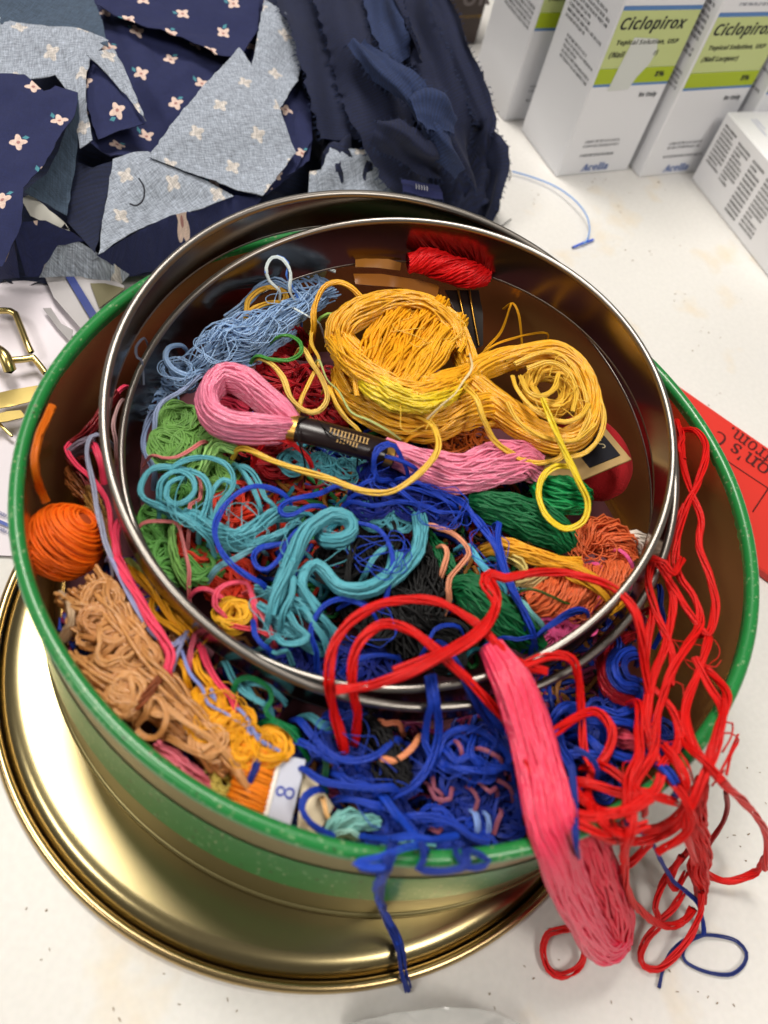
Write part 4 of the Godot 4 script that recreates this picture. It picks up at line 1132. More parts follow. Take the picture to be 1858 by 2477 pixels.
func floss_outside_hoop() -> void:
	# orange ball on the left
	var orange := thread(srgb(226, 96, 8), 0.5)
	var t := thing("orange_thread_ball", "round ball of orange cotton at the left wall of the tin", "thread ball")
	var c := pts([-77.2, 50, 44.4])[0]
	var rad := 0.0093
	var core := Batch.new()
	lathe(core, bead(0, 0, 9.0, -PI / 2, PI / 2, 16), Transform3D(Basis(), c), 40)
	put("core", core.mesh(), plain(srgb(170, 66, 8), 0.8), t)
	for k in 15:   # slanting turns of cotton, laid side by side
		var lat := lerpf(-1.25, 1.25, k / 14.0)
		var p := PackedVector3Array()
		var bs := Basis(Vector3(0.75, 0.1, 0.55).normalized(), -0.75) * Basis(Vector3.UP, 0.3)
		for j in 44:
			var a := TAU * j / 44.0
			var d := Vector3(cos(a) * cos(lat), sin(lat) + 0.05 * sin(a * 2.0 + k), sin(a) * cos(lat))
			p.append(c + bs * d.normalized() * rad)
		var b := Batch.new()
		lay(b, p, 1.9, 3, true)
		put("winding", b.mesh(), orange, t)
	var b2 := Batch.new()
	skein(b2, [-92.4, 67.5, 18, 1.1, 0.6, -91.3, 68.5, 23.2, 1.1, 0.6, -89.3, 70, 30.1, 1, 0.6, -87.4, 70, 35.5, 0.9, 0.6, -86.1, 66, 38.2, 0.8, 0.6, -86.8, 57, 36.8, 1.1, 0.6, -85.3, 54, 37.8, 1, 0.6], 22, 0.8)
	put("tail", b2.mesh(), thread(srgb(196, 96, 14)), t, true)

	# tan bundle
	var tan := thread(srgb(192, 136, 80), 0.27)
	var brown := thread(srgb(186, 128, 74), 0.28)  # same tan floss, its shaded tone painted slightly darker
	var cream := thread(srgb(198, 144, 88), 0.26)  # same tan floss, its satin highlight painted slightly lighter
	t = floss_thing("tan_floss", "thick sheaf of glossy tan floss along the front left of the tin")
	bundle(t, tan, [-65.8, 52, 51.6, 2.6, 3, -59.1, 53, 57, 3, 4, -52.5, 54, 62.2, 3.2, 4.5, -45.8, 54, 67.3, 3.2, 4.5, -39.2, 54, 71.6, 2.9, 4.5, -32, 54, 75.8, 2.6, 4, -24.8, 53, 79.4, 2.1, 4, -18, 52, 83.1, 1.4, 3, -12.2, 51, 86.3, 0.9, 2], 50, 1.5, false, 0.3, 0.3, 0.25)
	knot(t, tan, [-59.3, 55, 58.7, 3.2, 3, -51.6, 56, 64.6, 3.5, 3, -44.8, 56, 69.2, 3.1, 3, -49.9, 54, 78.1, 2.4, 3, -36.5, 55, 74.2, 2.8, 3, -29.2, 54, 77.9, 2.4, 3], 16, 50, 1.9, 3, 0.36)
	knot(t, cream, [-60, 55, 65.2, 3.5, 3, -50.7, 56, 69.8, 3.8, 3, -43.7, 55, 78.2, 3.1, 3, -34.8, 55, 78, 2.7, 3, -22.7, 54, 81.7, 2.1, 3], 10, 46, 1.9, 3, 0.42)
	bundle(t, brown, [-68.5, 50, 57.2, 2.2, 3, -61.3, 51, 60.9, 2.9, 4, -53.7, 51, 66.7, 3.2, 4, -45.9, 51, 72.3, 3.2, 4, -37.9, 51, 76.3, 3.1, 4, -30.4, 50, 79.5, 2.8, 3, -22, 49, 83.1, 2.1, 3, -16.4, 48, 85.7, 1.4, 3], 80, 1.4, false, 0.3, 0.25, 0.15)
	bundle(t, cream, [-61.5, 47.5, 71.5, 1.1, 2, -53.6, 54, 75.8, 1.7, 3, -47.2, 54, 77.4, 2, 3, -41.9, 53, 79, 1.7, 3, -38.3, 51, 80.4, 1, 2], 40, 1.5, false, 0.2, 0.25, 0.2)
	bundle(t, tan, [-55.5, 48, 76.2, 0.8, 2, -49, 53, 80.1, 1.2, 3, -43, 53, 81.4, 1.4, 3, -39.5, 51, 81.2, 0.8, 2], 24, 1.4, false, 0.2, 0.2, 0.1)
	bundle(t, cream, [-70.3, 51, 59.9, 1.1, 2, -64.1, 54, 62.7, 1.4, 3, -60, 55, 62.1, 1.2, 3, -57.6, 55, 58.9, 1.1, 2], 24, 1.5, false, 0.2, 0.25, 0.15)
	bundle(t, thread(srgb(196, 168, 136)), [-70, 52, 59.4, 0.7, 1.5, -65.8, 54, 62.5, 0.9, 2, -63.4, 54, 66, 0.9, 2, -65.2, 47.5, 68.1, 0.7, 1.5], 16, 1.2)
	for s in [[-60.5, 56, 52.8, -58.6, 58, 57.9, -55.8, 58, 61.3, -52.7, 57, 63.9, -50.4, 56, 67.2, -45.5, 56, 69.5, -41.5, 55, 70], [-52, 57, 65.3, -51.4, 57, 68.9, -52.9, 56, 71.5, -55.8, 54, 72.9], [-60.4, 54, 68.4, -56.6, 56, 68.7, -52.7, 56, 68.9, -51.7, 56, 67.7], [-59.3, 53, 70, -55, 55, 70.6, -52.9, 55, 69.3], [-36.9, 56, 71.6, -32.4, 57, 74.8, -28.2, 57, 77.6, -25, 55, 79.9, -23.7, 54, 81.3], [-46.4, 56, 72.4, -43.1, 57, 76.9, -41.5, 55, 80.5], [-39.3, 52, 83.2, -37.8, 56, 81.1, -38.4, 57, 78.3, -36.6, 57, 77.2, -33.7, 57, 79.6, -32.7, 56, 82.7, -33.6, 54, 84.9, -36, 53, 85.4, -38.6, 53, 84.5], [-35.6, 56, 77.9, -30.1, 57, 80.2, -24.4, 57, 81.6, -19.4, 56, 82.8, -14.8, 54, 84.9, -10.8, 52, 87.3], [-31.5, 53, 83.8, -26.9, 55, 85.1, -22.6, 54, 85.5], [-53.1, 55, 72.8, -49.6, 57, 72, -45.9, 57, 73.4, -40.3, 56, 74.9]]:
		strand(t, s, 2.2, cream if rng.randf() < 0.5 else tan, 5)
	strand(t, [-44.2, 52, 83, -41.8, 55, 82.2, -39.8, 57, 80, -38.8, 58, 76.5, -37.6, 58, 72.4], 2.8, thread(srgb(126, 62, 28)), 5)
	strand(t, [-14.9, 54, 85.7, -11.9, 54, 87.6, -9.4, 52, 89, -7.5, 51, 90.9], 2.2, tan, 4)
	knot(t, brown, [-56.1, 55, 63.7, 3.9, 3, -43.7, 55, 73.3, 3.8, 3], 16, 46, 1.7, 3, 0.36)
	knot(t, brown, [-44.9, 50, 59.2, 3.3, 3, -33.2, 50, 68.6, 3.2, 3, -19.2, 50, 80.9, 2.8, 3, -64.1, 49, 58.1, 2.2, 3], 30, 40, 1.4, 3, 0.4)

	# pink and grey strands along the left
	var pink := thread(srgb(226, 64, 96))
	var grey := thread(srgb(146, 150, 172))
	t = floss_thing("pink_floss", "bright pink cord running down the outside left of the hoops", "cord")
	strand(t, [-86.3, 50, -9.8, -87.4, 50, -3.7, -88.3, 50, 7.4, -90.2, 51, 16.3, -88.8, 52, 19.5, -84.2, 53, 23.2, -78.6, 54, 26.2, -72.6, 55, 30.7, -68.4, 56, 35.5, -66, 56, 40.1, -62.5, 57, 45.6], 2.0, pink, 3)
	strand(t, [-65.2, 57, 37.4, -63.5, 58, 42.5, -61, 58, 46.9], 2.8, pink, 4)
	strand(t, [-60.5, 58, 47.9, -55.6, 59, 52.7, -50.2, 59, 57.3, -45.2, 59, 61.5, -41.1, 59, 64.6, -37.9, 59, 67.6, -37.1, 58, 71.4], 3.0, pink, 6)
	strand(t, [-33.2, 55, 61.2, -29.6, 56, 65.4, -25.9, 56, 68.6, -21.6, 55, 70.7, -19, 54, 73.3, -16.2, 53, 75.4], 2.2, pink, 4)
	strand(t, [-82.2, 56, 17, -79.3, 57, 20.4, -77.8, 56, 22.2], 2.6, pink, 5)
	strand(t, [-35.4, 55, 59, -34.8, 56, 63.2, -33.7, 55, 66.6], 2.0, thread(srgb(200, 90, 110)), 4)
	t = floss_thing("grey_blue_floss", "grey blue twisted cord lying beside the bright pink cord", "cord")
	strand(t, [-80.8, 57, 14.3, -83, 58, 16.6, -81.7, 58, 21.4, -78, 58, 27.3, -73.4, 58, 33.4, -68.8, 58, 40.1, -65.5, 58, 44.6, -62.1, 58, 48.1], 2.0, grey, 3)
	strand(t, [-62, 58, 48.6, -55.8, 58, 54, -49.6, 58, 59.6, -44.1, 57, 63.1, -38.7, 57, 64, -37.5, 56, 60.4], 1.6, thread(srgb(146, 150, 190)), 3)
	strand(t, [-37.5, 56, 59.5, -37.1, 57, 65, -36.6, 57, 68.7], 1.4, thread(srgb(146, 150, 190)), 3)
	for s in [[-37.3, 56, 63.7, -32.6, 57, 69.2, -28.6, 56, 71.3, -25.9, 56, 74.3, -22.2, 56, 74.9, -18.5, 55, 75.5, -14.8, 55, 76.5, -10.7, 55, 78.5, -6, 54, 78.7], [-18.8, 56, 73.2, -15.4, 56, 75.2, -14.8, 55, 77.3, -12, 55, 77], [-26.8, 55, 70.2, -24.5, 56, 73, -26.1, 56, 72], [-14.6, 56, 76.1, -12.3, 56, 78.3, -8.3, 55, 78.8]]:
		strand(t, s, 1.1, thread(srgb(128, 140, 196)), 3)
	knot(t, pink, [-75.9, 46, 43.5, 1.5, 2], 4, 30, 1.2, 3, 0.4)
	t = floss_thing("brown_floss", "brown and maroon floss lying above the orange ball")
	bundle(t, thread(srgb(130, 76, 40)), [-88.7, 44, 20.7, 1, 2, -85.7, 45, 24.1, 1.7, 3, -82.6, 45, 26.5, 1.7, 3, -78.8, 45, 28.7, 1.4, 2], 30, 1.1, false, 0.3, 0.2)
	bundle(t, thread(srgb(110, 40, 40)), [-92, 42, 12.5, 2.1, 3, -85.6, 43, 18.6, 2.8, 4, -80.5, 43, 24.1, 2.1, 3], 40, 1.2, false, 0.3, 0.2)
	bundle(t, thread(srgb(150, 110, 56)), [-80.1, 44, 25.6, 1.7, 4, -74.7, 46, 32.3, 2.3, 4, -70.1, 47, 37.7, 2.6, 4, -65, 48, 42.8, 1.9, 4], 60, 1.3, false, 0.3, 0.25)
	t = floss_thing("lilac_floss", "pale grey lilac floss fold by the top of the grey blue cord")
	bundle(t, thread(srgb(120, 108, 124)), [-88.7, 50, 18.8, 1, 2, -85.9, 52, 16.3, 1.4, 3, -83, 53, 14.3, 1.4, 3], 24, 1.0)
	t = floss_thing("crimson_loop", "dark crimson loop of floss between the two hoops at the left")
	bundle(t, thread(srgb(120, 14, 22)), [-89.7, 50, 15.3, 0.7, 2, -87.2, 52, 10.8, 1, 2, -86.3, 53, 2.9, 1.1, 2, -85.4, 54, -3.5, 0.7, 2], 18, 1.1)
	strand(t, [-81.4, 58, 1.1, -81.2, 58, 5.7, -79.6, 58, 10.6, -77.2, 56, 14.2], 1.3, thread(srgb(190, 150, 150)), 3)
	strand(t, [-82.7, 66, -15.8, -82.7, 67, -10.7, -81.2, 66, -8.2, -80.1, 65, -8.7], 0.9, thread(srgb(120, 128, 150)), 3)

	# mustard tangle outside the hoop
	var gold_floss := thread(srgb(226, 158, 24))
	t = floss_thing("gold_floss", "golden yellow tangle in front of the hoops beside the tan floss")
	knot(t, gold_floss, [-24.3, 53, 78, 2.8, 3, -19.1, 53, 77.7, 3.2, 3, -13.8, 53, 79.6, 2.5, 3, -9.2, 53, 78, 2.5, 3, -26.6, 53, 74.1, 2.1, 3], 44, 40, 1.6, 4, 0.6)
	strand(t, [-58.3, 54, 47.4, -53.7, 56, 50.1, -49.6, 56, 52.1, -46.1, 56, 54.4, -41.7, 56, 57.2, -37.4, 55, 58.9], 3.0, gold_floss, 6)
	strand(t, [-48.8, 55, 53, -48, 56, 56.5, -44.6, 56, 58.7, -40.7, 56, 59.4, -37.7, 55, 59.9], 2.4, gold_floss, 5)
	strand(t, [-33.2, 55, 64.2, -30.9, 56, 67.7, -28.9, 56, 68.9, -26.9, 55, 69.8], 2.6, gold_floss, 5)
	strand(t, [-36.8, 55, 66.5, -34.1, 56, 68.4, -32.8, 55, 70.4], 2.2, gold_floss, 5)
	strand(t, [-29.5, 55, 72.8, -27, 56, 77.1, -23.7, 56, 79.4, -20.5, 55, 80.1, -16.4, 55, 79], 2.4, gold_floss, 5)
	strand(t, [-12.8, 55, 78.9, -10.9, 56, 82, -8.1, 56, 81.7, -5.4, 55, 79.6], 2.4, gold_floss, 5)
	strays(t, gold_floss, [-22.7, 56, 75.5, 5.2, 2, -13.5, 56, 79.9, 4.2, 2, -35.9, 56, 62.4, 3.6, 2], 30)
	t = floss_thing("olive_floss", "pale olive strands beneath the hoops at the left front")
	strand(t, [-59.3, 54, 45.3, -54.7, 55, 47.9, -51, 55, 50.7], 2.2, thread(srgb(168, 180, 92)), 5)
	strand(t, [-46.9, 54, 52.6, -44.3, 55, 54.9, -41.9, 55, 54.9], 2.4, thread(srgb(140, 178, 90)), 5)
	knot(t, thread(srgb(190, 172, 80)), [-15.1, 49, 86.3, 1.4, 2, -16.3, 48, 87.9, 1.4, 2], 8, 25, 1.4, 3, 0.5)
	t = floss_thing("dusty_pink_floss", "dusty pink floss pressed against the front left wall under the tan floss")
	bundle(t, thread(srgb(206, 104, 120)), [-33.2, 48, 85.2, 1.4, 2, -28.5, 50, 87.3, 2, 3, -24, 50, 89.1, 2, 3, -19.2, 47, 89.7, 1.4, 2], 40, 1.3, false, 0.2, 0.2)
	t = floss_thing("emerald_strand", "emerald green strand curving below the hoops at the front", "thread")
	var em := thread(srgb(12, 110, 60))
	strand(t, [-21.4, 56, 69.4, -21.4, 58, 67.8, -19.4, 58, 66, -16.4, 58, 65.9, -13.7, 58, 67, -12.5, 57, 68.9, -13, 57, 71.5, -11, 56, 72.7, -7.1, 55, 72.9, -4.4, 54, 72.7], 1.7, em, 4)
	strand(t, [-10.6, 56, 73.1, -6, 56, 73.9, -2.7, 55, 75.8], 1.8, em, 4)
	strand(t, [1.9, 55, 75.1, 4.3, 55, 78.2, 5.1, 53, 81.1], 1.8, thread(srgb(20, 70, 44)), 4)
	var teal := thread(srgb(86, 160, 174))
	t = floss_thing("turquoise_floss", "turquoise strands showing below the hoops at the front")
	strand(t, [-26.3, 54, 62.8, -22.4, 56, 66.9, -18.5, 56, 69.1, -13.9, 55, 69.8], 2.0, teal, 4)
	strand(t, [-18.9, 55, 65.9, -15.6, 56, 65.5, -12.3, 55, 65.9], 2.0, teal, 4)
	strand(t, [-19.3, 55, 67, -15.8, 56, 69.8, -12.7, 55, 69.8], 2.0, teal, 4)
	strand(t, [-2.8, 54, 68.3, 0.1, 55, 69.7, 2.6, 54, 69.4], 3.0, teal, 6)
	bundle(t, thread(srgb(120, 178, 172)), [9.7, 50, 90.8, 0.9, 2, 11.7, 53, 88.2, 1.8, 3, 15.1, 53, 87.1, 2, 3, 19.4, 51, 85.9, 1.4, 2], 34, 1.2, false, 0.4, 0.2)
	bundle(t, thread(srgb(150, 200, 190)), [11.3, 50, 91.2, 0.7, 1.5, 14.2, 53, 90.1, 1, 2, 16.3, 52, 90.5, 0.7, 1.5], 10, 1.2)
	bundle(t, thread(srgb(120, 200, 205)), [21.8, 52, 90, 0.7, 1.5, 26.6, 54, 88.4, 0.9, 1.5, 32.7, 52, 86.5, 0.7, 1.5], 10, 1.1)

	# bobbin and number card
	t = thing("floss_bobbin", "silver white card bobbin marked 8, wound with orange floss at its left", "bobbin")
	var q := pts([-6.9, 53, 80.6, -1.4, 53, 79.6, -3.4, 50, 92.4, 2.6, 50, 92.1])
	var ux := (q[1] - q[0] + q[3] - q[2]).normalized()
	var uz := (q[2] - q[0] + q[3] - q[1]).normalized()
	var up := uz.cross(ux).normalized()
	if up.y < 0:
		up = -up
	uz = ux.cross(up)
	var wide := (q[1] - q[0]).length() * 1.02
	var long := (q[2] - q[0]).length() * 1.25
	var mid := (q[0] + q[1] + q[2] + q[3]) * 0.25
	var bs := Basis(ux, up, uz)
	var bob := put("card", block(Vector3(wide, 0.0012, long), 0.0004).mesh(), plain(srgb(196, 200, 216), 0.22), t)
	bob.transform = Transform3D(bs, mid)
	put("white_edge", block(Vector3(0.0012, 0.0022, long), 0.0004).mesh(), plain(srgb(232, 228, 220), 0.5), t).transform = Transform3D(bs, mid - ux * wide * 0.54)
	letters("8", 0.0042, 0.0, srgb(40, 60, 160), bob, Transform3D(Basis(-uz, ux, up) if uz.z < 0 else Basis(uz, -ux, up), mid + up * 0.0007 - ux * 0.0001))
	var or2 := thread(srgb(236, 128, 20), 0.5)
	for k in 13:
		var p := PackedVector3Array()
		var z := lerpf(-0.46, 0.46, k / 12.0) * long
		for j in 20:
			var a := TAU * j / 20.0
			p.append(mid - ux * (wide * 0.56 + 0.0046 - 0.0044 * cos(a)) + up * (0.0019 * sin(a)) + uz * (z + 0.0006 * cos(a)))
		var b := Batch.new()
		lay(b, p, 1.45, 3, true)
		put("winding", b.mesh(), or2, t)
	t = thing("cream_card", "plain cream card standing beside the silver bobbin", "card")
	put("card", scrap([-0.5, 52, 79.9, 4.1, 52, 82.1, 9.2, 50, 85, 7.7, 49, 91.5, 2.9, 49, 92], 0.2, 0.0, 3.0, 0.0).mesh(), plain(srgb(220, 206, 176), 0.7), t)
	strand(t, [6.5, 53, 85.4, 7.8, 53, 87.8, 9.5, 51, 89.3], 1.6, thread(srgb(230, 180, 120)), 3, false, "thread_end")
	t = floss_thing("coral_bundle", "burnt orange floss between the tan floss and the orange bobbin")
	bundle(t, thread(srgb(206, 100, 30)), [-16, 50, 80.8, 1.4, 2, -12.7, 52, 82.3, 2.3, 3, -10.6, 50, 84.8, 1.8, 3], 26, 1.2, false, 0.4, 0.2)
	strand(t, [-11.1, 55, 81.3, -10.4, 55, 84.5, -10.5, 54, 87], 2.4, thread(srgb(24, 44, 130)), 5)
	strand(t, [-11.7, 49, 89.1, -10.1, 49, 90.9], 2.4, thread(srgb(24, 34, 110)), 5)

	# blue in the front
	var blue := thread(srgb(26, 58, 164), 0.38)
	var navy := thread(srgb(22, 44, 132), 0.4)
	t = floss_thing("cobalt_floss", "cobalt blue floss looping at the front of the tin below the hoops")
	for s in [[20.5, 69, 55.1, 22.8, 69, 60.5, 25.9, 62, 63, 27.1, 58, 66.6, 26.4, 57, 72.5, 24.4, 56, 76.7, 20.9, 54, 79.7], [19.9, 68, 55.4, 22, 68, 60.8, 23.3, 61, 64.1, 24.5, 58, 67, 27.2, 57, 69.7]]:
		strand(t, s, 2.4, blue, 5)
	strays(t, blue, [7.1, 59, 73.7, 6.4, 2, 21.9, 58, 74.4, 7, 2, 33.8, 60, 65.9, 7.2, 2, 29.9, 56, 85.1, 7.3, 2, 17.5, 56, 82.5, 5.4, 2], 26)
	for s in [[-4.6, 56, 70.8, -0.2, 57, 74.2, 4.9, 58, 76.9, 10, 58, 76.5, 14.8, 58, 73.1, 17.8, 57, 67.6], [-3.9, 55, 75.3, 0.6, 57, 76.4, 5.7, 57, 77.4, 9.5, 57, 75.6], [-0.5, 54, 80.6, 4.2, 56, 82.5, 9.6, 57, 82.1, 15.3, 57, 80.7, 21, 56, 78.2], [6.7, 54, 79, 10.7, 56, 80.6, 15.3, 56, 79.9], [28, 57, 67.4, 28.3, 58, 63.6, 31.5, 58, 60.4, 36.2, 58, 59.1, 41.6, 58, 60.8, 44.9, 57, 63.3, 41.7, 57, 67, 35.8, 57, 69.1, 31.1, 56, 68.9], [29.2, 57, 66, 32.4, 58, 68.2, 35.8, 58, 66, 40.6, 57, 66.4, 45.7, 57, 65], [35.4, 57, 60.6, 35.1, 58, 65.2, 38.4, 57, 67.7], [41.7, 58, 56.6, 44.8, 58, 59.6, 47.9, 57, 63.3, 49.2, 57, 64.8], [10.2, 53, 83.6, 13.7, 55, 83.5, 16.9, 55, 83.3, 19.7, 54, 82.5], [18, 53, 82.3, 21.6, 55, 83.1, 25.9, 55, 84.8, 28.8, 55, 87], [25.1, 54, 83, 30.5, 56, 81.7, 35.9, 55, 81.4, 40.6, 54, 82.2, 44.9, 54, 82.2]]:
		strand(t, s, 2.3, blue, 5)
	for s in [[4.4, 55, 84.2, 2.3, 56, 86.6, 2.4, 56, 89.6, 5.1, 55, 91.6, 9.1, 53, 91.9, 11.1, 52, 91.6], [21.9, 64, 43.9, 25.1, 69, 50.1, 29.2, 69, 54.9, 34.2, 63, 56.7, 39.8, 59, 58.2, 46, 58, 62.8, 48.9, 58, 65.2], [21.4, 63, 43, 26.4, 68, 50.2, 30.4, 68, 54.6, 35.8, 62, 55.7, 41, 59, 57.2]]:
		strand(t, s, 2.0, navy if rng.randf() < 0.3 else blue, 4)
	knot(t, navy, [6.8, 52, 69.2, 4.3, 3, 13.8, 52, 75.7, 4.7, 3, 20.3, 51, 72.1, 4.8, 3, 38.6, 50, 68.2, 6.4, 3, 45.9, 49, 72.8, 5.9, 3, 37.9, 48, 80.1, 4.3, 3, 21.4, 50, 84, 3.7, 3], 70, 50, 1.7, 4, 0.4)
	knot(t, blue, [25.6, 51, 85.7, 3.2, 2, 33, 51, 83.1, 3.7, 2, 41.4, 51, 82.1, 2.8, 2, 20, 50, 87.3, 2.8, 2], 24, 40, 1.6, 4, 0.35)
	knot(t, blue, [32.4, 55, 65.1, 2.9, 2, 39.6, 55, 63.5, 3, 2], 14, 40, 1.4, 3, 0.6)
	for s in [[52.5, 60, 50.8, 53.9, 61, 47.9, 56.8, 61, 46.3, 60.6, 61, 47.7, 64.8, 60, 48.6], [53.9, 60, 53.6, 55.5, 61, 57.9, 58.6, 60, 61, 60.4, 59, 64.4], [59.4, 60, 48.7, 63.8, 62, 47.9, 69.9, 62, 46.1, 73.5, 61, 45.8], [61.1, 59, 51.9, 65.2, 61, 54.9, 70.9, 61, 54.6, 74.8, 60, 53.8], [57.6, 59, 57.8, 62.3, 60, 56.5, 67.5, 60, 56], [64.8, 58, 43, 68.2, 59, 43.6, 72.4, 59, 40.6], [76.6, 62, 54.3, 77.2, 69, 57.9, 79.9, 69, 59.9, 83.7, 62, 59.7, 83.8, 60, 59.9]]:
		strand(t, s, 3.0, blue, 6)
	knot(t, navy, [59.9, 53, 49.6, 5.1, 3, 68.7, 53, 46.3, 5.7, 3, 66.2, 52, 58.6, 5, 3, 72.4, 52, 34.6, 4.9, 3, 80.3, 52, 41.7, 3.9, 3], 46, 50, 1.8, 4, 0.4)
	t = floss_thing("blue_coil", "dark blue coil of floss lying on a crimson loop beside the hoops at the right")
	strand(t, [67.5, 58, 22.9, 65.5, 59, 26.3, 64, 60, 31.1, 65.2, 60, 34.7, 67.8, 60, 36.5, 71, 60, 36.3, 72.7, 59, 34.5], 2.6, navy, 5)
	strand(t, [70.2, 60, 24.5, 66.7, 61, 27.4, 64.9, 62, 31.7, 65.8, 62, 34.9, 68.7, 61, 35.9, 71.9, 61, 35.2], 2.6, blue, 5)
	strand(t, [71.3, 60, 26.2, 68.3, 61, 28.4, 67.3, 62, 31.8, 69.3, 61, 33.6, 71.7, 61, 33.7], 2.4, navy, 5)
	strand(t, [65.7, 58, 20.9, 66.1, 60, 25], 2.0, blue, 4)
	strand(t, [77.1, 54, -2.2, 78.3, 54, 4.5, 79.4, 54, 11.1], 2.2, navy, 4)
	t = floss_thing("crimson_floss", "crimson loop lying under the dark blue coil at the right of the hoops")
	bundle(t, thread(srgb(176, 24, 40)), [70.6, 55, 17.4, 1, 2, 66.2, 56, 21.8, 1.5, 2.5, 64.3, 56, 27.5, 1.7, 2.5, 65, 56, 33, 1.8, 2.5, 68.1, 56, 36.4, 1.9, 2.5, 72.7, 55, 36.2, 1.7, 2], 34, 1.2, false, 0.2, 0.2)
	bundle(t, thread(srgb(214, 70, 92)), [69, 56, 47.4, 0.9, 2, 71.5, 58, 48.7, 2, 3, 75.5, 57, 47.8, 1.6, 2], 26, 1.2, false, 0.4, 0.15)
	bundle(t, thread(srgb(206, 60, 84)), [70, 59, 27.8, 0.8, 1.5, 71.2, 60, 29.4, 1.4, 2, 72.7, 59, 30.4, 0.8, 1.5], 14, 1.0)
	t = floss_thing("mauve_floss", "mauve pink strands deep among the navy floss at the front right")
	var mauve := thread(srgb(150, 84, 104))
	for s in [[28.4, 52, 73.5, 30.8, 53, 76.4, 34, 53, 75.3, 34, 52, 72.5], [28.7, 52, 70.9, 29.8, 53, 74.3, 31.9, 53, 75], [38.9, 53, 69.1, 42.5, 54, 71.1, 43.7, 54, 69.7], [39.9, 53, 66.8, 43.8, 54, 67.7, 47.2, 53, 68.2], [45.9, 52, 79.4, 45.7, 54, 76.8, 46.2, 54, 74.7], [31.8, 58, 63.8, 33.3, 58, 65.9], [31.3, 52, 83, 33.1, 53, 83.6, 34, 52, 82.1], [38.1, 52, 71, 40.4, 53, 73.5, 40.3, 52, 76.1], [37.2, 58, 63.4, 40.5, 59, 64.1, 42.8, 58, 64.4]]:
		strand(t, s, 1.3, mauve, 4)
	strand(t, [40.6, 53, 76.8, 42.1, 52, 79.8], 1.6, thread(srgb(130, 160, 220)), 4)
	strand(t, [43.4, 53, 76.3, 44.6, 52, 78.9], 1.6, thread(srgb(130, 160, 220)), 4)
	bundle(t, thread(srgb(190, 60, 84)), [48.6, 52, 68.8, 1.2, 2, 50.7, 53, 71.3, 1.7, 2], 14, 1.1)
	t = floss_thing("jet_floss", "jet black floss behind the cobalt loops at the front of the tin")
	var jet := thread(srgb(14, 13, 16), 0.5, 0.2)
	bundle(t, jet, [10.4, 52, 64.7, 2.4, 3, 14.1, 54, 68.3, 3.8, 4, 18.4, 54, 72.8, 4.7, 4, 21.8, 53, 77.2, 3.8, 4], 80, 1.1, false, 0.2, 0.2)
	t = floss_thing("peach_strand", "short peach strand under the cobalt loops at the front of the tin", "thread")
	strand(t, [15.5, 57, 73.4, 18.2, 58, 73.3, 20.5, 58, 71, 22.1, 58, 67.9, 22.8, 57, 65.2], 1.9, thread(srgb(220, 140, 96)), 4)
	strand(t, [12.7, 55, 64, 14.6, 56, 64.5, 17.4, 55, 62.9], 1.8, thread(srgb(190, 110, 80)), 4)

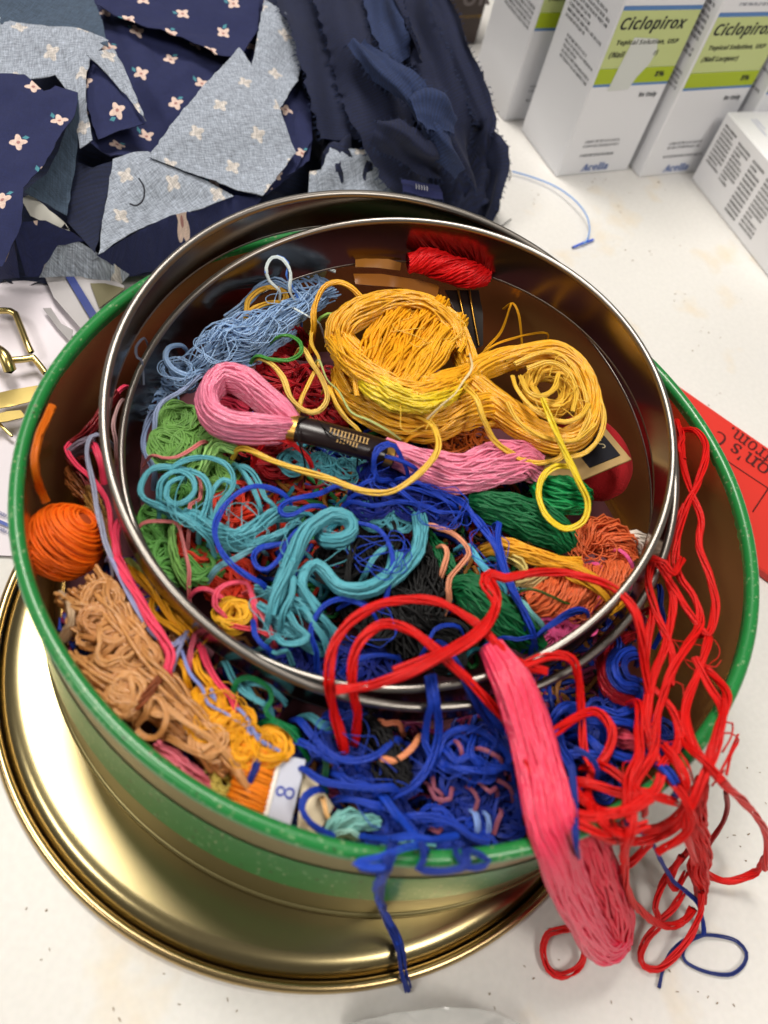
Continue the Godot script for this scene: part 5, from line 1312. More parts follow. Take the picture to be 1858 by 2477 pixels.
func red_floss() -> void:
	var red := thread(srgb(204, 16, 12), 0.4)
	var t := floss_thing("red_floss", "long scarlet floss looping over the hoops and spilling over the right front rim")
	for s in [
		[6.8, 56, 73.2, 2.2, 62, 68.9, -1.4, 70, 65.5, -3, 73, 59.2, -1.3, 74, 52.2, 3, 74, 46, 9.6, 74, 41.1, 17.2, 74, 39.2, 24.5, 74, 40.6, 32.1, 74, 44.1, 38.6, 73, 46.7, 45.9, 71, 45.4], [8.7, 56, 69.9, 7.2, 62, 67, 3.8, 69, 64.2, 2, 73, 59.7, 3, 75, 54.2, 7.3, 75, 49.7, 14, 75, 49.8, 21.6, 74, 52.5, 28.5, 71, 54.5, 38.2, 67, 57.5, 47.3, 66, 62, 53.6, 66, 66.5, 59.5, 66, 69.4], [0.7, 72, 67.9, 6.7, 73, 65.2, 12.8, 75, 61.5, 18.7, 76, 55.9, 24.8, 76, 49.2, 28.9, 76, 42.6, 30.1, 75, 35, 26.2, 74, 30.1, 27.2, 74, 26.6, 30.8, 74, 26.5, 37.2, 74, 22.1, 46.3, 74, 18.5, 55, 77, 20.1, 61.4, 79, 25.3, 65.2, 77, 30.7, 70, 70, 35.7, 74.1, 64, 42.9], [27.7, 73, 27.2, 30, 75, 33, 29.5, 75, 39.8, 24.7, 75, 47.5, 18.6, 75, 54.5, 11.5, 74, 60.1],
		[39.9, 73, 47.4, 45.8, 73, 42, 50.9, 73, 41.3, 55.2, 68, 44.3, 58.3, 63, 49.6, 60.9, 61, 56.4, 63.6, 62, 59.8, 66.1, 63, 55.8, 65.3, 64, 49.9, 61, 64, 47.2, 55.1, 65, 52.8, 50, 66, 58.7, 47.1, 66, 60.9], [63.6, 62, 59.8, 62.5, 63, 66.8, 63.3, 69, 73.8, 70, 66, 74.8, 76, 66, 70.6]]:
		strand(t, s, 3.1, red, 6)
	for s in [
		[73.8, 64, -53.8, 77.2, 68, -51.8, 80.4, 70, -44.7, 79.3, 70, -32.2, 76.8, 69, -21.3, 75.3, 68, -8, 76.9, 67, 1.7, 81.9, 67, 7.2, 83.9, 67, 14.5, 80.1, 68, 24.2, 76.7, 68, 34.1, 74.8, 68, 45.5, 74.7, 68, 53.9, 71.2, 68, 64.3, 71.4, 68, 73.8, 73.4, 60, 77.3], [74.6, 64, -53.1, 75.1, 67, -38.2, 77.4, 69, -26.7, 80.8, 69, -17.9, 81.6, 68, -9.1, 85.9, 67, -0.5, 87.7, 67, 7.9, 86.1, 67, 17.1, 81, 67, 12.7, 75.2, 68, 6.8, 69.5, 69, 1.4, 68.7, 68, 8.7, 72.5, 67, 16.9, 77.3, 67, 26.1, 77.7, 67, 35.3], [76.2, 69, -21, 73.9, 66, -8.8, 73.8, 67, 3, 76.4, 67, 10.9, 75.6, 67, 22.7, 73.3, 67, 34.3, 72.6, 67, 47.2, 76.9, 67, 56.3, 82.5, 68, 62.4, 87.4, 62, 66.6, 84.6, 52, 70.4], [86.8, 66, 16.3, 85.1, 67, 27.1, 81.8, 67, 40, 83.9, 69, 49.8, 90.6, 70, 56.9], [83.2, 67, 25.2, 86.8, 68, 32.3, 89.7, 70, 39.6, 88, 71, 50.2, 85.7, 69, 59.4, 86.3, 62, 65.9, 96.5, 46, 67.1], [71.6, 66, 15.2, 70.9, 66, 26.8, 72.4, 66, 35.5, 78.4, 67, 41.3, 80.4, 68, 49.5, 76.6, 68, 57.9]]:
		strand(t, s, 2.8, red, 6)
	for s in [
		[82.2, 64, 40, 81.4, 66, 44.4, 82.1, 69, 50.4, 85.2, 72, 54.3, 91.6, 68, 55.8, 103.1, 56, 52.8, 115.4, 42, 49.9, 123.7, 30, 49.5, 129.9, 18, 51.1], [77.1, 68, 51.8, 80, 70, 56.3, 82.4, 69, 59.4, 85.5, 62, 61.6, 85.6, 56, 63.7, 81.9, 54, 66.6, 76.8, 54, 67.9, 66.2, 69, 74.5], [70.9, 66, 42.7, 70.8, 68, 51.4, 71, 69, 57.1, 69.3, 69, 63.2, 69.3, 69, 69.4, 74, 58, 71.2, 77.6, 50, 74.6], [59.1, 64, 66, 63.8, 66, 65.7, 68.9, 67, 66.1, 74.9, 69, 65, 82.9, 64, 62.5], [64.7, 64, 60.2, 69.7, 66, 62.5, 73, 69, 66.1, 76.6, 62, 66.9], [45, 72, 68.4, 48.6, 71, 72.9, 52.6, 70, 75.2, 59.8, 69, 75.1, 65.6, 69, 73.1, 71.2, 69, 68.4, 75.6, 69, 63.5, 76.5, 69, 59.8], [86.9, 64, 25.2, 89.9, 66, 28.6, 91.1, 69, 34, 88.8, 72, 41.8, 87, 72, 48.8, 86.5, 71, 53.5, 88, 66, 56.9, 88.6, 60, 60]]:
		strand(t, s, 3.1, red, 6)
	for s in [
		[129.9, 18, 48, 131.5, 10, 49.8, 127.3, 6, 52.9, 120.9, 6, 54, 112.6, 14, 55.3], [76.7, 52, 70.5, 80.4, 44, 73.9, 85.4, 34, 74.8, 92, 24, 74.7, 100.4, 14, 73.6, 108.6, 6, 71.5, 113.6, 4, 68.6, 114.8, 8, 65], [55.8, 68, 68.8, 61.9, 66, 71, 65.5, 69, 72.6, 70.5, 69, 70.1, 75, 69, 65.8], [59.4, 69, 76.9, 65.1, 69, 77.8, 75.6, 54, 71.4, 81, 52, 69, 84.9, 52, 66.5, 88.2, 54, 63.1, 88.2, 58, 59.8, 80.7, 69, 59.6]]:
		strand(t, s, 3.0, red, 6)
	for s in [
		[85.1, 46, 66.4, 82.8, 42, 70.9, 80.2, 36, 74.2, 79.9, 26, 77.4, 81.6, 15, 80.6, 84.7, 7, 82.4, 87.6, 3, 85, 86.5, 2, 89, 82.8, 2, 92, 79, 2, 91.4, 76.7, 2, 87.5, 77, 3, 83.3, 79.7, 6, 81.7, 81.3, 14, 81.7], [105.7, 22, 55.4, 105.1, 15, 58.5, 104.5, 9, 63.2, 104.9, 6, 67.9, 107.1, 5, 70.9, 104.6, 3, 75.3, 103.6, 2, 79.8, 104.8, 2, 82.4, 108.6, 2, 82, 112.5, 3, 78, 115.8, 5, 71.6, 116.8, 8, 66.1, 114, 14, 62], [104, 22, 57.3, 104.9, 14, 61.9, 108.7, 10, 62, 109.4, 14, 58.1], [107, 5, 70.5, 110, 6, 66.2, 111.1, 10, 61.2]]:
		strand(t, s, 2.6, thread(srgb(206, 18, 20)), 6)
	strand(t, [105.5, 42, 44.9, 110.2, 34, 44.9, 112.1, 28, 47.1, 112, 22, 50.5, 113, 18, 52.4], 2.0, thread(srgb(150, 12, 16)), 4)
	bundle(t, red, [92.6, 56, 51.4, 1.3, 2, 95.4, 46, 54.1, 2, 3, 101.4, 36, 56.1, 2.1, 3, 107.4, 26, 57.6, 2.5, 3, 110.8, 18, 59, 2.1, 3, 114.8, 12, 60, 1.5, 2, 117.7, 6, 61.8, 0.8, 1.5], 40, 1.2, false, 0.6, 0.15)
	for s in [[91.4, 66, 40.7, 92.2, 67, 39.9, 93.8, 67, 39.6, 94.2, 66, 42.5, 91.7, 67, 47.9], [99, 60, 37.9, 96.8, 62, 42.4, 94.6, 64, 47.2, 92, 66, 52.4], [90.6, 67, 43.8, 93.7, 66, 41.8, 98.1, 62, 40.5, 96.4, 62, 44.9, 95.4, 62, 50.7], [92, 62, 54.6, 93.1, 63, 52.3, 94.4, 63, 50.1], [80.6, 68, 51.9, 82.9, 69, 55.4, 87.8, 62, 56.5, 88.4, 60, 57.8]]:
		strand(t, s, 0.9, red, 2)
	strand(t, [72.8, 64, -57.8, 74.4, 66, -50, 74, 66, -45.3, 75.2, 67, -39.6], 2.4, red, 6)
	strand(t, [73.9, 66, -22, 75.3, 67, -17.6], 1.4, red, 3)
	strand(t, [67.4, 72, 3.4, 70.7, 73, 4.4, 73.4, 72, 6, 77.2, 68, -2.9], 2.6, red, 6)

	strays(t, red, [79, 70, 44.6, 6.8, 2, 73, 69, 66.1, 6.3, 2, 63.2, 68, 67.2, 5, 2, 83.8, 66, 21.2, 5.9, 2], 16, 30.0)
	var coral := thread(srgb(232, 58, 92), 0.32)
	t = floss_thing("coral_pink_skein", "flat coral pink skein hanging over the front right rim down to the table", "skein")
	bundle(t, coral, [32.2, 71, 44.4, 3, 2.5, 38, 73, 51.9, 4.5, 3, 44.4, 71, 60.4, 5, 3, 49.8, 70, 70.3, 5.3, 3, 53.5, 70, 79.5, 5.4, 3, 62.9, 54, 82.5, 6.2, 3.5, 75.5, 34, 83.8, 6.2, 3.5, 87.3, 16, 83.6, 5.6, 4, 93.7, 10, 79.3, 4, 4], 210, 1.3, false, 0.0, 0.06)
	bundle(t, thread(srgb(216, 36, 64)), [61.7, 62, 73.3, 4.4, 2.5, 70.5, 50, 74.7, 5.3, 3, 79.3, 36, 76.3, 5.6, 3, 88.7, 20, 78, 5.4, 4, 93.2, 10, 80.7, 4.5, 4], 130, 1.3, false, 0.0, 0.05)
	for s in [[77.6, 28, 79.7, 86.8, 12, 81.9, 94.6, 4, 82.3, 98.1, 4, 78.2, 92.6, 14, 73.2], [72.8, 34, 83.6, 83.8, 14, 84.4, 91.8, 5, 83.9, 96.1, 5, 81.4, 94.3, 14, 76.3], [67.4, 44, 84.1, 79.5, 20, 84.4, 88.7, 8, 84.2, 96.4, 3, 82.2, 97.8, 8, 76.5, 86.8, 26, 72.8], [81.1, 30, 80.1, 90.2, 14, 80, 97.2, 5, 79.8, 97.2, 10, 75.8, 88.9, 24, 72.9]]:
		strand(t, s, 1.8, coral, 4)

func hanging_threads() -> void:
	var deep := thread(srgb(20, 44, 128), 0.45)
	var blue := thread(srgb(24, 66, 180), 0.42)
	var t := floss_thing("blue_thread", "blue thread with a knotted bow hanging over the front of the tin to the table", "thread")
	strand(t, [22.1, 70, 94, 22.2, 69, 95.9, 22.1, 69, 98.9, 23.1, 57, 99, 26.1, 39.5, 98.2, 31.6, 18, 96.8, 36.3, 10, 98.3, 38.8, 8, 100.8, 40.7, 7.5, 104.9, 44, 1, 107.3], 3.0, deep, 6)
	strand(t, [22.4, 69, 95.5, 22.5, 65.5, 99.2, 23.1, 53, 99.1, 27.1, 35, 98, 33.7, 14, 96.9, 37.6, 9, 99.2], 2.2, blue, 4)
	strand(t, [28.2, 69, 92, 23.6, 70, 95, 20.1, 69, 97.5, 15.8, 69, 100.3, 19.5, 69, 99.8, 22.2, 69, 98.3, 22.7, 69, 95.7], 1.8, blue, 4)
	strand(t, [16.8, 68.5, 100.3, 20.4, 67, 99.6, 22.6, 68, 99.1], 2.4, deep, 5)
	t = floss_thing("blue_loop_thread", "dark blue thread ends curling over the front rim beside the hanging thread", "thread")
	strand(t, [27.4, 70, 92.2, 28.4, 70, 93.7, 28.9, 69, 95.4, 28.3, 69, 97.2, 31.4, 69, 96.7, 34.9, 69, 95.3, 37.9, 69, 93.3, 37.2, 69, 91.4, 36.3, 70, 90.1], 2.2, deep, 4)
	strand(t, [34.4, 70, 90.4, 35, 69, 91.8, 38, 69, 93.6, 41.3, 69, 92.2, 42.1, 69, 91, 40.2, 69, 90.4, 37.6, 69, 90.3], 1.6, deep, 4)
	strand(t, [16.5, 54, 90.5, 21.8, 58, 90.6, 25.5, 60, 89.2, 30.8, 62, 88.6, 36.4, 60, 85.3], 2.2, blue, 5)
	strand(t, [18.6, 55, 80.8, 23, 57, 84.5, 26.5, 60, 87.8, 28.8, 62, 89.7, 29.1, 69, 93.6], 2.2, blue, 5)
	t = floss_thing("navy_thread", "navy thread running from the red floss to an open oval loop on the table", "thread")
	strand(t, [55.1, 72, 66.2, 56.1, 72, 70.4, 57.2, 71, 73.8, 58.3, 70, 77.5, 59.8, 69, 81.8, 70, 42, 77, 75.8, 28, 77.6, 79.6, 18, 79.7], 1.9, deep, 4)
	strand(t, [62.9, 66, 62.4, 60.1, 67, 60.3, 56.9, 66, 59.3], 1.8, deep, 4)
	strand(t, [69.8, 69, 73.3, 79.2, 54, 67.8, 87.2, 42, 64.7, 96.1, 28, 63.2, 104.5, 17, 62.7, 110.7, 12, 62.7, 115.6, 9, 63.6, 119.8, 4, 66.2, 121.2, 2, 69.2], 1.7, deep, 4)
	strand(t, [121.2, 2, 69.2, 117.7, 2, 71.8, 116, 1.2, 74.9, 116.7, 1, 77.2, 120.6, 1, 78.1, 125.8, 1, 77.7, 130.5, 1, 76.2, 133.8, 1, 72.6, 134.4, 1, 69.4, 131.6, 1, 67.2, 127.1, 1.2, 67.4, 121.4, 2, 69.1, 116.1, 2.4, 72, 112.7, 2, 75.6, 111, 1.4, 79.9, 110.4, 1, 84.2, 110.1, 1, 86.2], 1.4, thread(srgb(34, 48, 110), 0.45), 3)

func print_cloth() -> StandardMaterial3D:
	return cloth(0.0245, func(u, w, a, b2):
		var k := motif(u, w)
		var g: float = 1.0 + 0.12 * a + 0.12 * b2
		if k == 1:
			return srgb(222 * g, 196 * g, 184 * g)
		if k == 2:
			return srgb(170 * g, 120 * g, 116 * g)
		if k == 3:
			return srgb(72 * g, 138 * g, 152 * g)
		return srgb(25 * g, 33 * g, 78 * g))

func back_cloth() -> StandardMaterial3D:
	return cloth(0.0245, func(u, w, a, b2):
		var k := motif(u, w)
		var g: float = 1.0 + 0.34 * a + 0.34 * b2
		if k == 1 or k == 2:
			return srgb(196 * g, 190 * g, 186 * g)
		return srgb(150 * g, 158 * g, 172 * g), 0.9)

func cloths() -> void:
	var printed := print_cloth()
	var back := back_cloth()
	var navy := cloth(0.03, func(_u, w, a, b2):
		var g: float = 1.0 + 0.2 * a + 0.2 * b2 + 0.12 * sin(w * TAU * 16.0)
		return srgb(14 * g, 24 * g, 54 * g))
	var slate := cloth(0.03, func(_u, _w, a, b2):
		var g: float = 1.0 + 0.25 * a + 0.25 * b2
		return srgb(62 * g, 78 * g, 98 * g))
	var group := ""
	for e in [
		["cloth_scrap", "plain navy cloth spread lowest, under all the floral scraps", navy, [-252.1, 34, -212, -191.2, 34, -268.9, -137.6, 34, -300.7, -95, 20, -311.2, -67.1, 12, -238.6, -54.4, 8, -197.7, -92.6, 8, -153.2, -109.3, 8, -125.2, -121.6, 6, -99.3, -136.6, 5, -86.5, -175.4, 6, -70.1], 4.0, 0.3],
		["cloth_scrap", "broad navy floral scrap in the middle of the pile, print side up", printed, [-201.6, 46, -214, -140.1, 46, -262.6, -113.4, 44, -224, -93.9, 38, -202.4, -84.4, 32, -180, -84.5, 29, -159.2, -90.9, 26, -144.5, -100.8, 23, -134.8, -136.8, 32, -134.4, -148.1, 33, -125.8, -161.7, 38, -127.5, -175.1, 44, -153.1], 2.5, 0.5],
		["cloth_scrap", "navy floral fold along the top edge of the pile with a dark crease beneath", printed, [-191.9, 54, -208.5, -136.9, 54, -252.5, -124.3, 51, -218.5, -125.2, 49, -198.1, -133.5, 50, -193.2, -141.4, 51, -194.9, -154.4, 52, -191.8, -169.4, 53, -189.3, -182.9, 53, -187.9], 2.0, 0.9],
		["cloth_scrap", "pale grey floral scrap, reverse side up, hooked at the top right of the pile", back, [-128.9, 53, -237.4, -117.5, 53, -232.9, -108.9, 50, -232.7, -103.4, 48, -215.8, -98.8, 46, -199.7, -98.5, 45, -175.5, -107.9, 47, -185.4, -117.3, 49, -193.1, -121.3, 52, -209.5], 1.0, 0.2],
		["cloth_scrap", "navy floral corner showing right of the large grey pointed scrap", printed, [-101, 41, -181.8, -100.5, 41, -206.6, -92.6, 39, -199.2, -84.3, 34, -180.4, -81.9, 31, -170.1, -90.5, 27, -143.2, -92.4, 27, -142.9, -88.7, 33, -169.9], 1.0, 1.4],
		["cloth_scrap", "large grey five cornered scrap, reverse side up, pointing to the top", back, [-125.5, 51, -199.3, -115.1, 49, -190.6, -99.3, 45, -177, -92.2, 42, -168.6, -86, 38, -163.4, -87.6, 35, -149.4, -89.8, 32, -135.6, -101.6, 33, -133.1, -115.1, 35, -130.9, -133.6, 39, -127.8, -131.4, 43, -148.7, -129.2, 47, -170.8], 1.0, 0.6],
		["cloth_scrap", "long pale grey scrap with a black hair on it, tapering down to the left", back, [-135.9, 37, -132.6, -123.6, 36, -130.8, -112.8, 34, -132.3, -100.4, 32, -132.6, -108.2, 30, -121.6, -118.7, 28, -112.9, -125.7, 26, -101.7, -133.2, 24, -83.7, -139.6, 29, -103.1, -146.3, 34, -123.9], 1.0, 1.1],
		["cloth_scrap", "slate blue plain cloth in the top left corner", slate, [-226.7, 56, -175.6, -194.4, 56, -201.4, -178.7, 55, -181.9, -166.2, 54, -164.1, -179.7, 55, -164.3, -191.2, 55, -162.3, -212.2, 55, -150.3], 2.0, 0.0],
		["cloth_scrap", "wide pale grey cloth, reverse side up, below the slate cloth at the left", back, [-216.1, 53, -156.3, -194.2, 54, -164.1, -182.1, 54, -166.8, -167.7, 53, -167.2, -169.2, 52, -156.3, -166.3, 51, -145, -159.1, 48, -130.2, -152.5, 43, -121.1, -155.2, 41, -116.2, -170.6, 46, -139, -178.1, 48, -143, -186.3, 48, -137.2, -202.7, 48, -131.5], 1.5, 2.0],
		["cloth_scrap", "narrow grey triangle of cloth with its tip pointing down right", back, [-169.1, 55, -151.9, -163.9, 54, -163.3, -155.7, 52, -156, -138.6, 46, -137.6, -148.5, 48, -144.5, -159.4, 51, -149.8], 0.6, 2.4],
		["cloth_scrap", "small navy floral triangle under the narrow grey triangle", printed, [-170.8, 51, -156.3, -159.2, 49, -151.1, -148.6, 47, -144.5, -139.9, 44, -139.5, -147.2, 42, -133.1, -152.2, 41, -124.8, -163.6, 46, -138.2], 0.8, 2.0],
		["cloth_scrap", "navy floral piece at the left edge, print side up", printed, [-196, 54, -121.9, -182.1, 53, -129.1, -173, 52, -125.6, -171.6, 52, -131.6, -162.9, 52, -132.1, -159.3, 49, -123, -158.6, 46, -108.7, -158.1, 42, -96.6, -160.3, 40, -84.8, -155.3, 37, -73.3, -155.4, 32, -63.6, -154.8, 30, -57.2, -161.2, 30, -53.7], 2.0, 0.25],
		["cloth_scrap", "folded grey cloth reverse, shade painted into its colour, hanging from the left floral piece", slate, [-164.3, 50, -134.5, -158.9, 43, -123.8, -154.3, 36, -108.7, -150.4, 29, -94.1, -155.9, 34, -90.6, -161.8, 38, -87, -159.6, 40, -99, -160, 44, -111.3], 1.0, 0.4],  # reverse side in shadow, the slate colour paints that shade
		["cloth_scrap", "dark ribbed navy strip between the grey scraps", navy, [-158.3, 33, -117.8, -151.3, 34, -117.1, -146.7, 34, -125, -140.3, 28, -104.2, -135.6, 22, -85.7, -151.1, 24, -94.6, -153.7, 29, -102.6], 0.8, 0.8],
		["cloth_scrap", "crumpled white cloth end peeping out at the lower left of the pile", plain(srgb(206, 204, 196), 0.85), [-164.6, 34, -88.5, -162.4, 35, -91.3, -154.1, 33, -88.7, -147.1, 31, -86.7, -145.9, 28, -87.3, -151.3, 29, -85.8, -159.7, 31, -85.4], 0.8, 0.0],
		["cloth_scrap", "navy floral piece at the lower left with its print in shade", printed, [-167.6, 22, -62, -158.6, 26, -64.4, -159.2, 32, -79.8, -152.6, 31, -83.6, -146, 27, -87.2, -141.3, 22, -89.5, -149.2, 22, -83.6, -153.6, 12, -75.7, -172.6, 10, -66.5], 1.2, 0.7],
		["cloth_scrap", "grey cloth end lying lowest at the bottom of the pile by the tin", back, [-150.3, 22, -85.6, -143.4, 22, -88.3, -135.3, 19, -88.1, -129.5, 14, -90.6, -126.7, 9, -94.1, -128.3, 7, -89.2, -141.8, 9, -84.4, -153.9, 11, -76], 1.0, 1.7],
		["cloth_scrap", "navy floral strip just behind the hoop at the bottom of the pile", printed, [-134.9, 21, -85.6, -125.2, 26, -100.5, -117.5, 28, -112.5, -108.7, 29, -122.8, -100.1, 30, -134.5, -91, 29, -139, -94.9, 22, -129.9, -105.2, 16, -119.7, -117.6, 9, -103.6, -126.7, 8, -93.9], 0.8, 1.3],
		["cloth_scrap", "pale grey scrap, reverse side up, behind the middle of the hoop", back, [-76.1, 34, -178.9, -65.9, 33, -185.1, -54.5, 32, -191.2, -47.3, 30, -193.3, -42.7, 22, -182.9, -62.7, 22, -167.4, -76.7, 24, -156, -79.8, 29, -164.8, -75.4, 31, -166], 0.8, 0.9],
	]:
		var t := thing(e[0], e[1], "cloth", group)
		put("cloth", scrap(e[3], e[4] * 1.1, e[5], 2.5, 0.3, 13.0).mesh(), e[2], t)
	var hair := Batch.new()
	tube(hair, curve(pts([-131.9, 37, -115.9, -128.3, 36.5, -112.5, -126.8, 34.5, -108.6, -127.9, 33.5, -105.1, -130.7, 33, -105.4]), 0.001), 0.00035, 5)
	var hair_t := thing("black_hair_thread", "short curved black thread lying on the long pale grey scrap", "thread")
	put("thread", hair.mesh(), plain(srgb(30, 32, 44), 0.7), hair_t)
	var dark := cloth(0.02, func(_u, w, a, b2):
		var g: float = 1.0 + 0.3 * a + 0.3 * b2 + 0.15 * sin(w * TAU * 14.0)
		return srgb(12 * g, 22 * g, 54 * g))
	var denim := cloth(0.02, func(_u, w, a, b2):
		var g: float = 1.0 + 0.25 * a + 0.25 * b2 + 0.1 * sin(w * TAU * 14.0)
		return srgb(28 * g, 44 * g, 82 * g))
	var heap := thing("navy_rag", "large crumpled dark navy cloth making the body of the dark bundle", "rag")
	put("rag", scrap([-115.2, 56, -264.7, -64.4, 60, -294.9, -48.2, 54, -268.1, -38.4, 46, -259.5, -27.3, 40, -243.2, -18.3, 32, -238.3, -17.6, 30, -227.7, -8.7, 22, -228.6, -2.6, 14, -225.1, -0.4, 6, -220.9, -2.1, 3, -213.8, -19.5, 8, -199.2, -50.2, 16, -184, -72.8, 22, -164.9], 11.0, 0.3, 2.5, 1.2, 42.0).mesh(), dark, heap)
	var k := 0
	for e in [
		["dark navy rag rolled along the right edge of the cloth pile", dark, [-70.7, 68, -277, 5.2, 1, -52.3, 64, -256.2, 5.3, 1.3, -40.7, 58, -241.3, 5, 1.6, -28.6, 50, -231.4, 5.2, 1.2, -18.2, 42, -224.3, 4.1, 0.8, -17.6, 38, -221.8, 2.9, 0.6], 0.22],
		["dark navy rag lobe with a frayed end on the table by the hoop", dark, [-20.1, 36, -225.8, 4.6, 0.6, -11.8, 30, -221.3, 7.1, 1.2, -7.7, 22, -217.3, 7.6, 1.4, -6.5, 14, -211.1, 6.9, 1.2, -6.3, 6, -207.9, 5.1, 1], 0.2],
		["twisted navy rag running down the middle of the dark bundle", dark, [-78.1, 70, -265.8, 9.1, 0.4, -63.1, 66, -234.1, 9.8, 0.7, -47.6, 59, -217, 9.6, 1, -32.8, 50, -204.1, 8.5, 0.8, -22.5, 38, -200.9, 7.6, 0.6, -14.8, 22, -205.2, 5.6, 0.4], 0.24],
		["navy rag on the left of the dark bundle behind the pale grey scrap", dark, [-102.6, 64, -256.6, 13.3, 0, -83.3, 62, -223.8, 13.7, 0.3, -71.3, 55, -208.7, 14.6, 0.5, -59.1, 46, -194.2, 13.4, 0.4, -46.3, 32, -188.7, 12.6, 0.3, -35.7, 20, -186.5, 9.7, 0], 0.2],
		["lighter navy blue fold at the top of the dark bundle", denim, [-84.2, 73, -248, 6.6, 1, -72.7, 71, -224.2, 7.3, 1.3, -63.5, 68, -211.7, 6.2, 1.1, -57.8, 63, -209.8, 3.1, 0.8], 0.2],
		["lighter navy blue scrap folded in the middle of the dark bundle", denim, [-45.8, 60, -182.5, 5, 0.4, -41.8, 61, -185.2, 8, 0.8, -35.3, 60, -187.6, 8.1, 0.9, -28.8, 54, -191.6, 4.1, 0.6], 0.18],
		["tightly folded navy rag lying high at the top middle of the dark bundle", dark, [-77.5, 76, -240.8, 4.3, 1.2, -67.6, 74, -225.5, 5.3, 2, -58.4, 70, -217.4, 4.8, 2.6, -51.9, 66, -207.6, 4.1, 2], 0.5],
		["navy rag fold crossing the dark bundle from upper left to lower right", denim, [-79.1, 64, -209.2, 4.1, 0.6, -63.1, 64, -195.8, 5.6, 1.4, -49.2, 62, -189.8, 5.6, 2, -31.5, 50, -182.2, 5.1, 1.6, -21.3, 38, -186.8, 3.8, 1], 0.45],
		["short black navy rag bunched just behind the indigo tab", dark, [-58, 52, -172.7, 4.9, 0.6, -48.4, 50, -175.1, 6.9, 1.6, -36.9, 44, -178.1, 7.1, 2.2, -28.4, 38, -186.1, 5.2, 1.4], 0.5],
		["small indigo tab with white stitches in front of the dark bundle", cloth(0.02, func(_u, _w, a, b2): return srgb(40 + 8 * a, 46 + 8 * b2, 96)), [-42, 32, -173, 3.5, 0.2, -34.5, 31, -176.4, 4.2, 0.2, -26.1, 29, -181.9, 3.8, 0.3], 0.1],
		["dark navy rag at the top of the bundle, reaching towards the brown box", dark, [-118.9, 56, -259.1, 14.5, 0.2, -96.7, 55, -223.1, 14.7, 0, -81.6, 48, -199.3, 13.3, 0.2, -72, 36, -184.7, 10.2, 0.4], 0.2],
	]:
		var t := thing("navy_rag", e[0], "rag")
		var st := strip(e[2], e[3])
		put("rag", st.mesh(), e[1], t)
		var fr := Batch.new()
		var rows := st.v.size() / 15
		for j in rows * 9:   # loose fibres along both raw edges
			var row := rng.randi() % rows
			var side := 0 if rng.randf() < 0.5 else 14
			var a := st.v[row * 15 + side]
			var o := (a - st.v[row * 15 + 7]).normalized() * rng.randf_range(0.0005, 0.0016) + Vector3(rng.randf_range(-1, 1), rng.randf_range(-1, 0.6), rng.randf_range(-1, 1)) * 0.0008
			tube(fr, PackedVector3Array([a, a + o * 0.5, a + o + Vector3(0, -0.0004, 0)]), 0.0001, 3)
		put("frayed_edge", fr.mesh(), plain(srgb(30, 44, 80), 0.9), t, true)
		if k == 9:
			for j in 5:
				var s := Batch.new()
				var a := pts([-36.6, 34, -174])[0] + Vector3(j * 0.0011, 0, -j * 0.0003)
				tube(s, PackedVector3Array([a, a + Vector3(0.0006, 0.0002, 0.0016), a + Vector3(0.001, 0, 0.003)]), 0.00018, 5)
				put("stitch", s.mesh(), plain(srgb(200, 200, 206), 0.8), t)
		k += 1

func fine_print(rows: int, seed_at: int, heavy: float, col := Color(0.25, 0.26, 0.3)) -> StandardMaterial3D:   # lines of print too small to read
	var img := Image.create(256, rows * 10, false, Image.FORMAT_RGBA8)
	img.fill(Color(col, 0.0))
	var r := RandomNumberGenerator.new()
	r.seed = seed_at
	for k in rows:
		var x := 2
		var stop := 256 if r.randf() < 0.7 else r.randi_range(120, 230)
		while x < stop - 8:
			var w := r.randi_range(2, 8) * 4
			for px in range(x, mini(x + w, stop)):
				if (px - x) % 4 == 3:
					continue
				for py in range(k * 10 + 2, k * 10 + 8):
					if r.randf() < heavy:
						img.set_pixel(px, py, Color(col, 0.9))
			x += w + r.randi_range(3, 6)
	var m := StandardMaterial3D.new()
	m.albedo_texture = ImageTexture.create_from_image(img)
	m.transparency = BaseMaterial3D.TRANSPARENCY_ALPHA_SCISSOR
	m.alpha_scissor_threshold = 0.4
	m.roughness = 0.6
	return m

func sheet(called: String, w: float, h: float, at: Transform3D, mat: Material, parent: Node) -> MeshInstance3D:   # a printed patch, mm, facing +z of the given place
	var b := Batch.new()
	quad(b, PackedVector3Array([Vector3(-w, -h, 0) * 0.0005, Vector3(w, -h, 0) * 0.0005, Vector3(w, h, 0) * 0.0005, Vector3(-w, h, 0) * 0.0005]), Vector3(0, 0, 1))
	var o := put(called, b.mesh(), mat, parent)
	o.transform = at
	return o

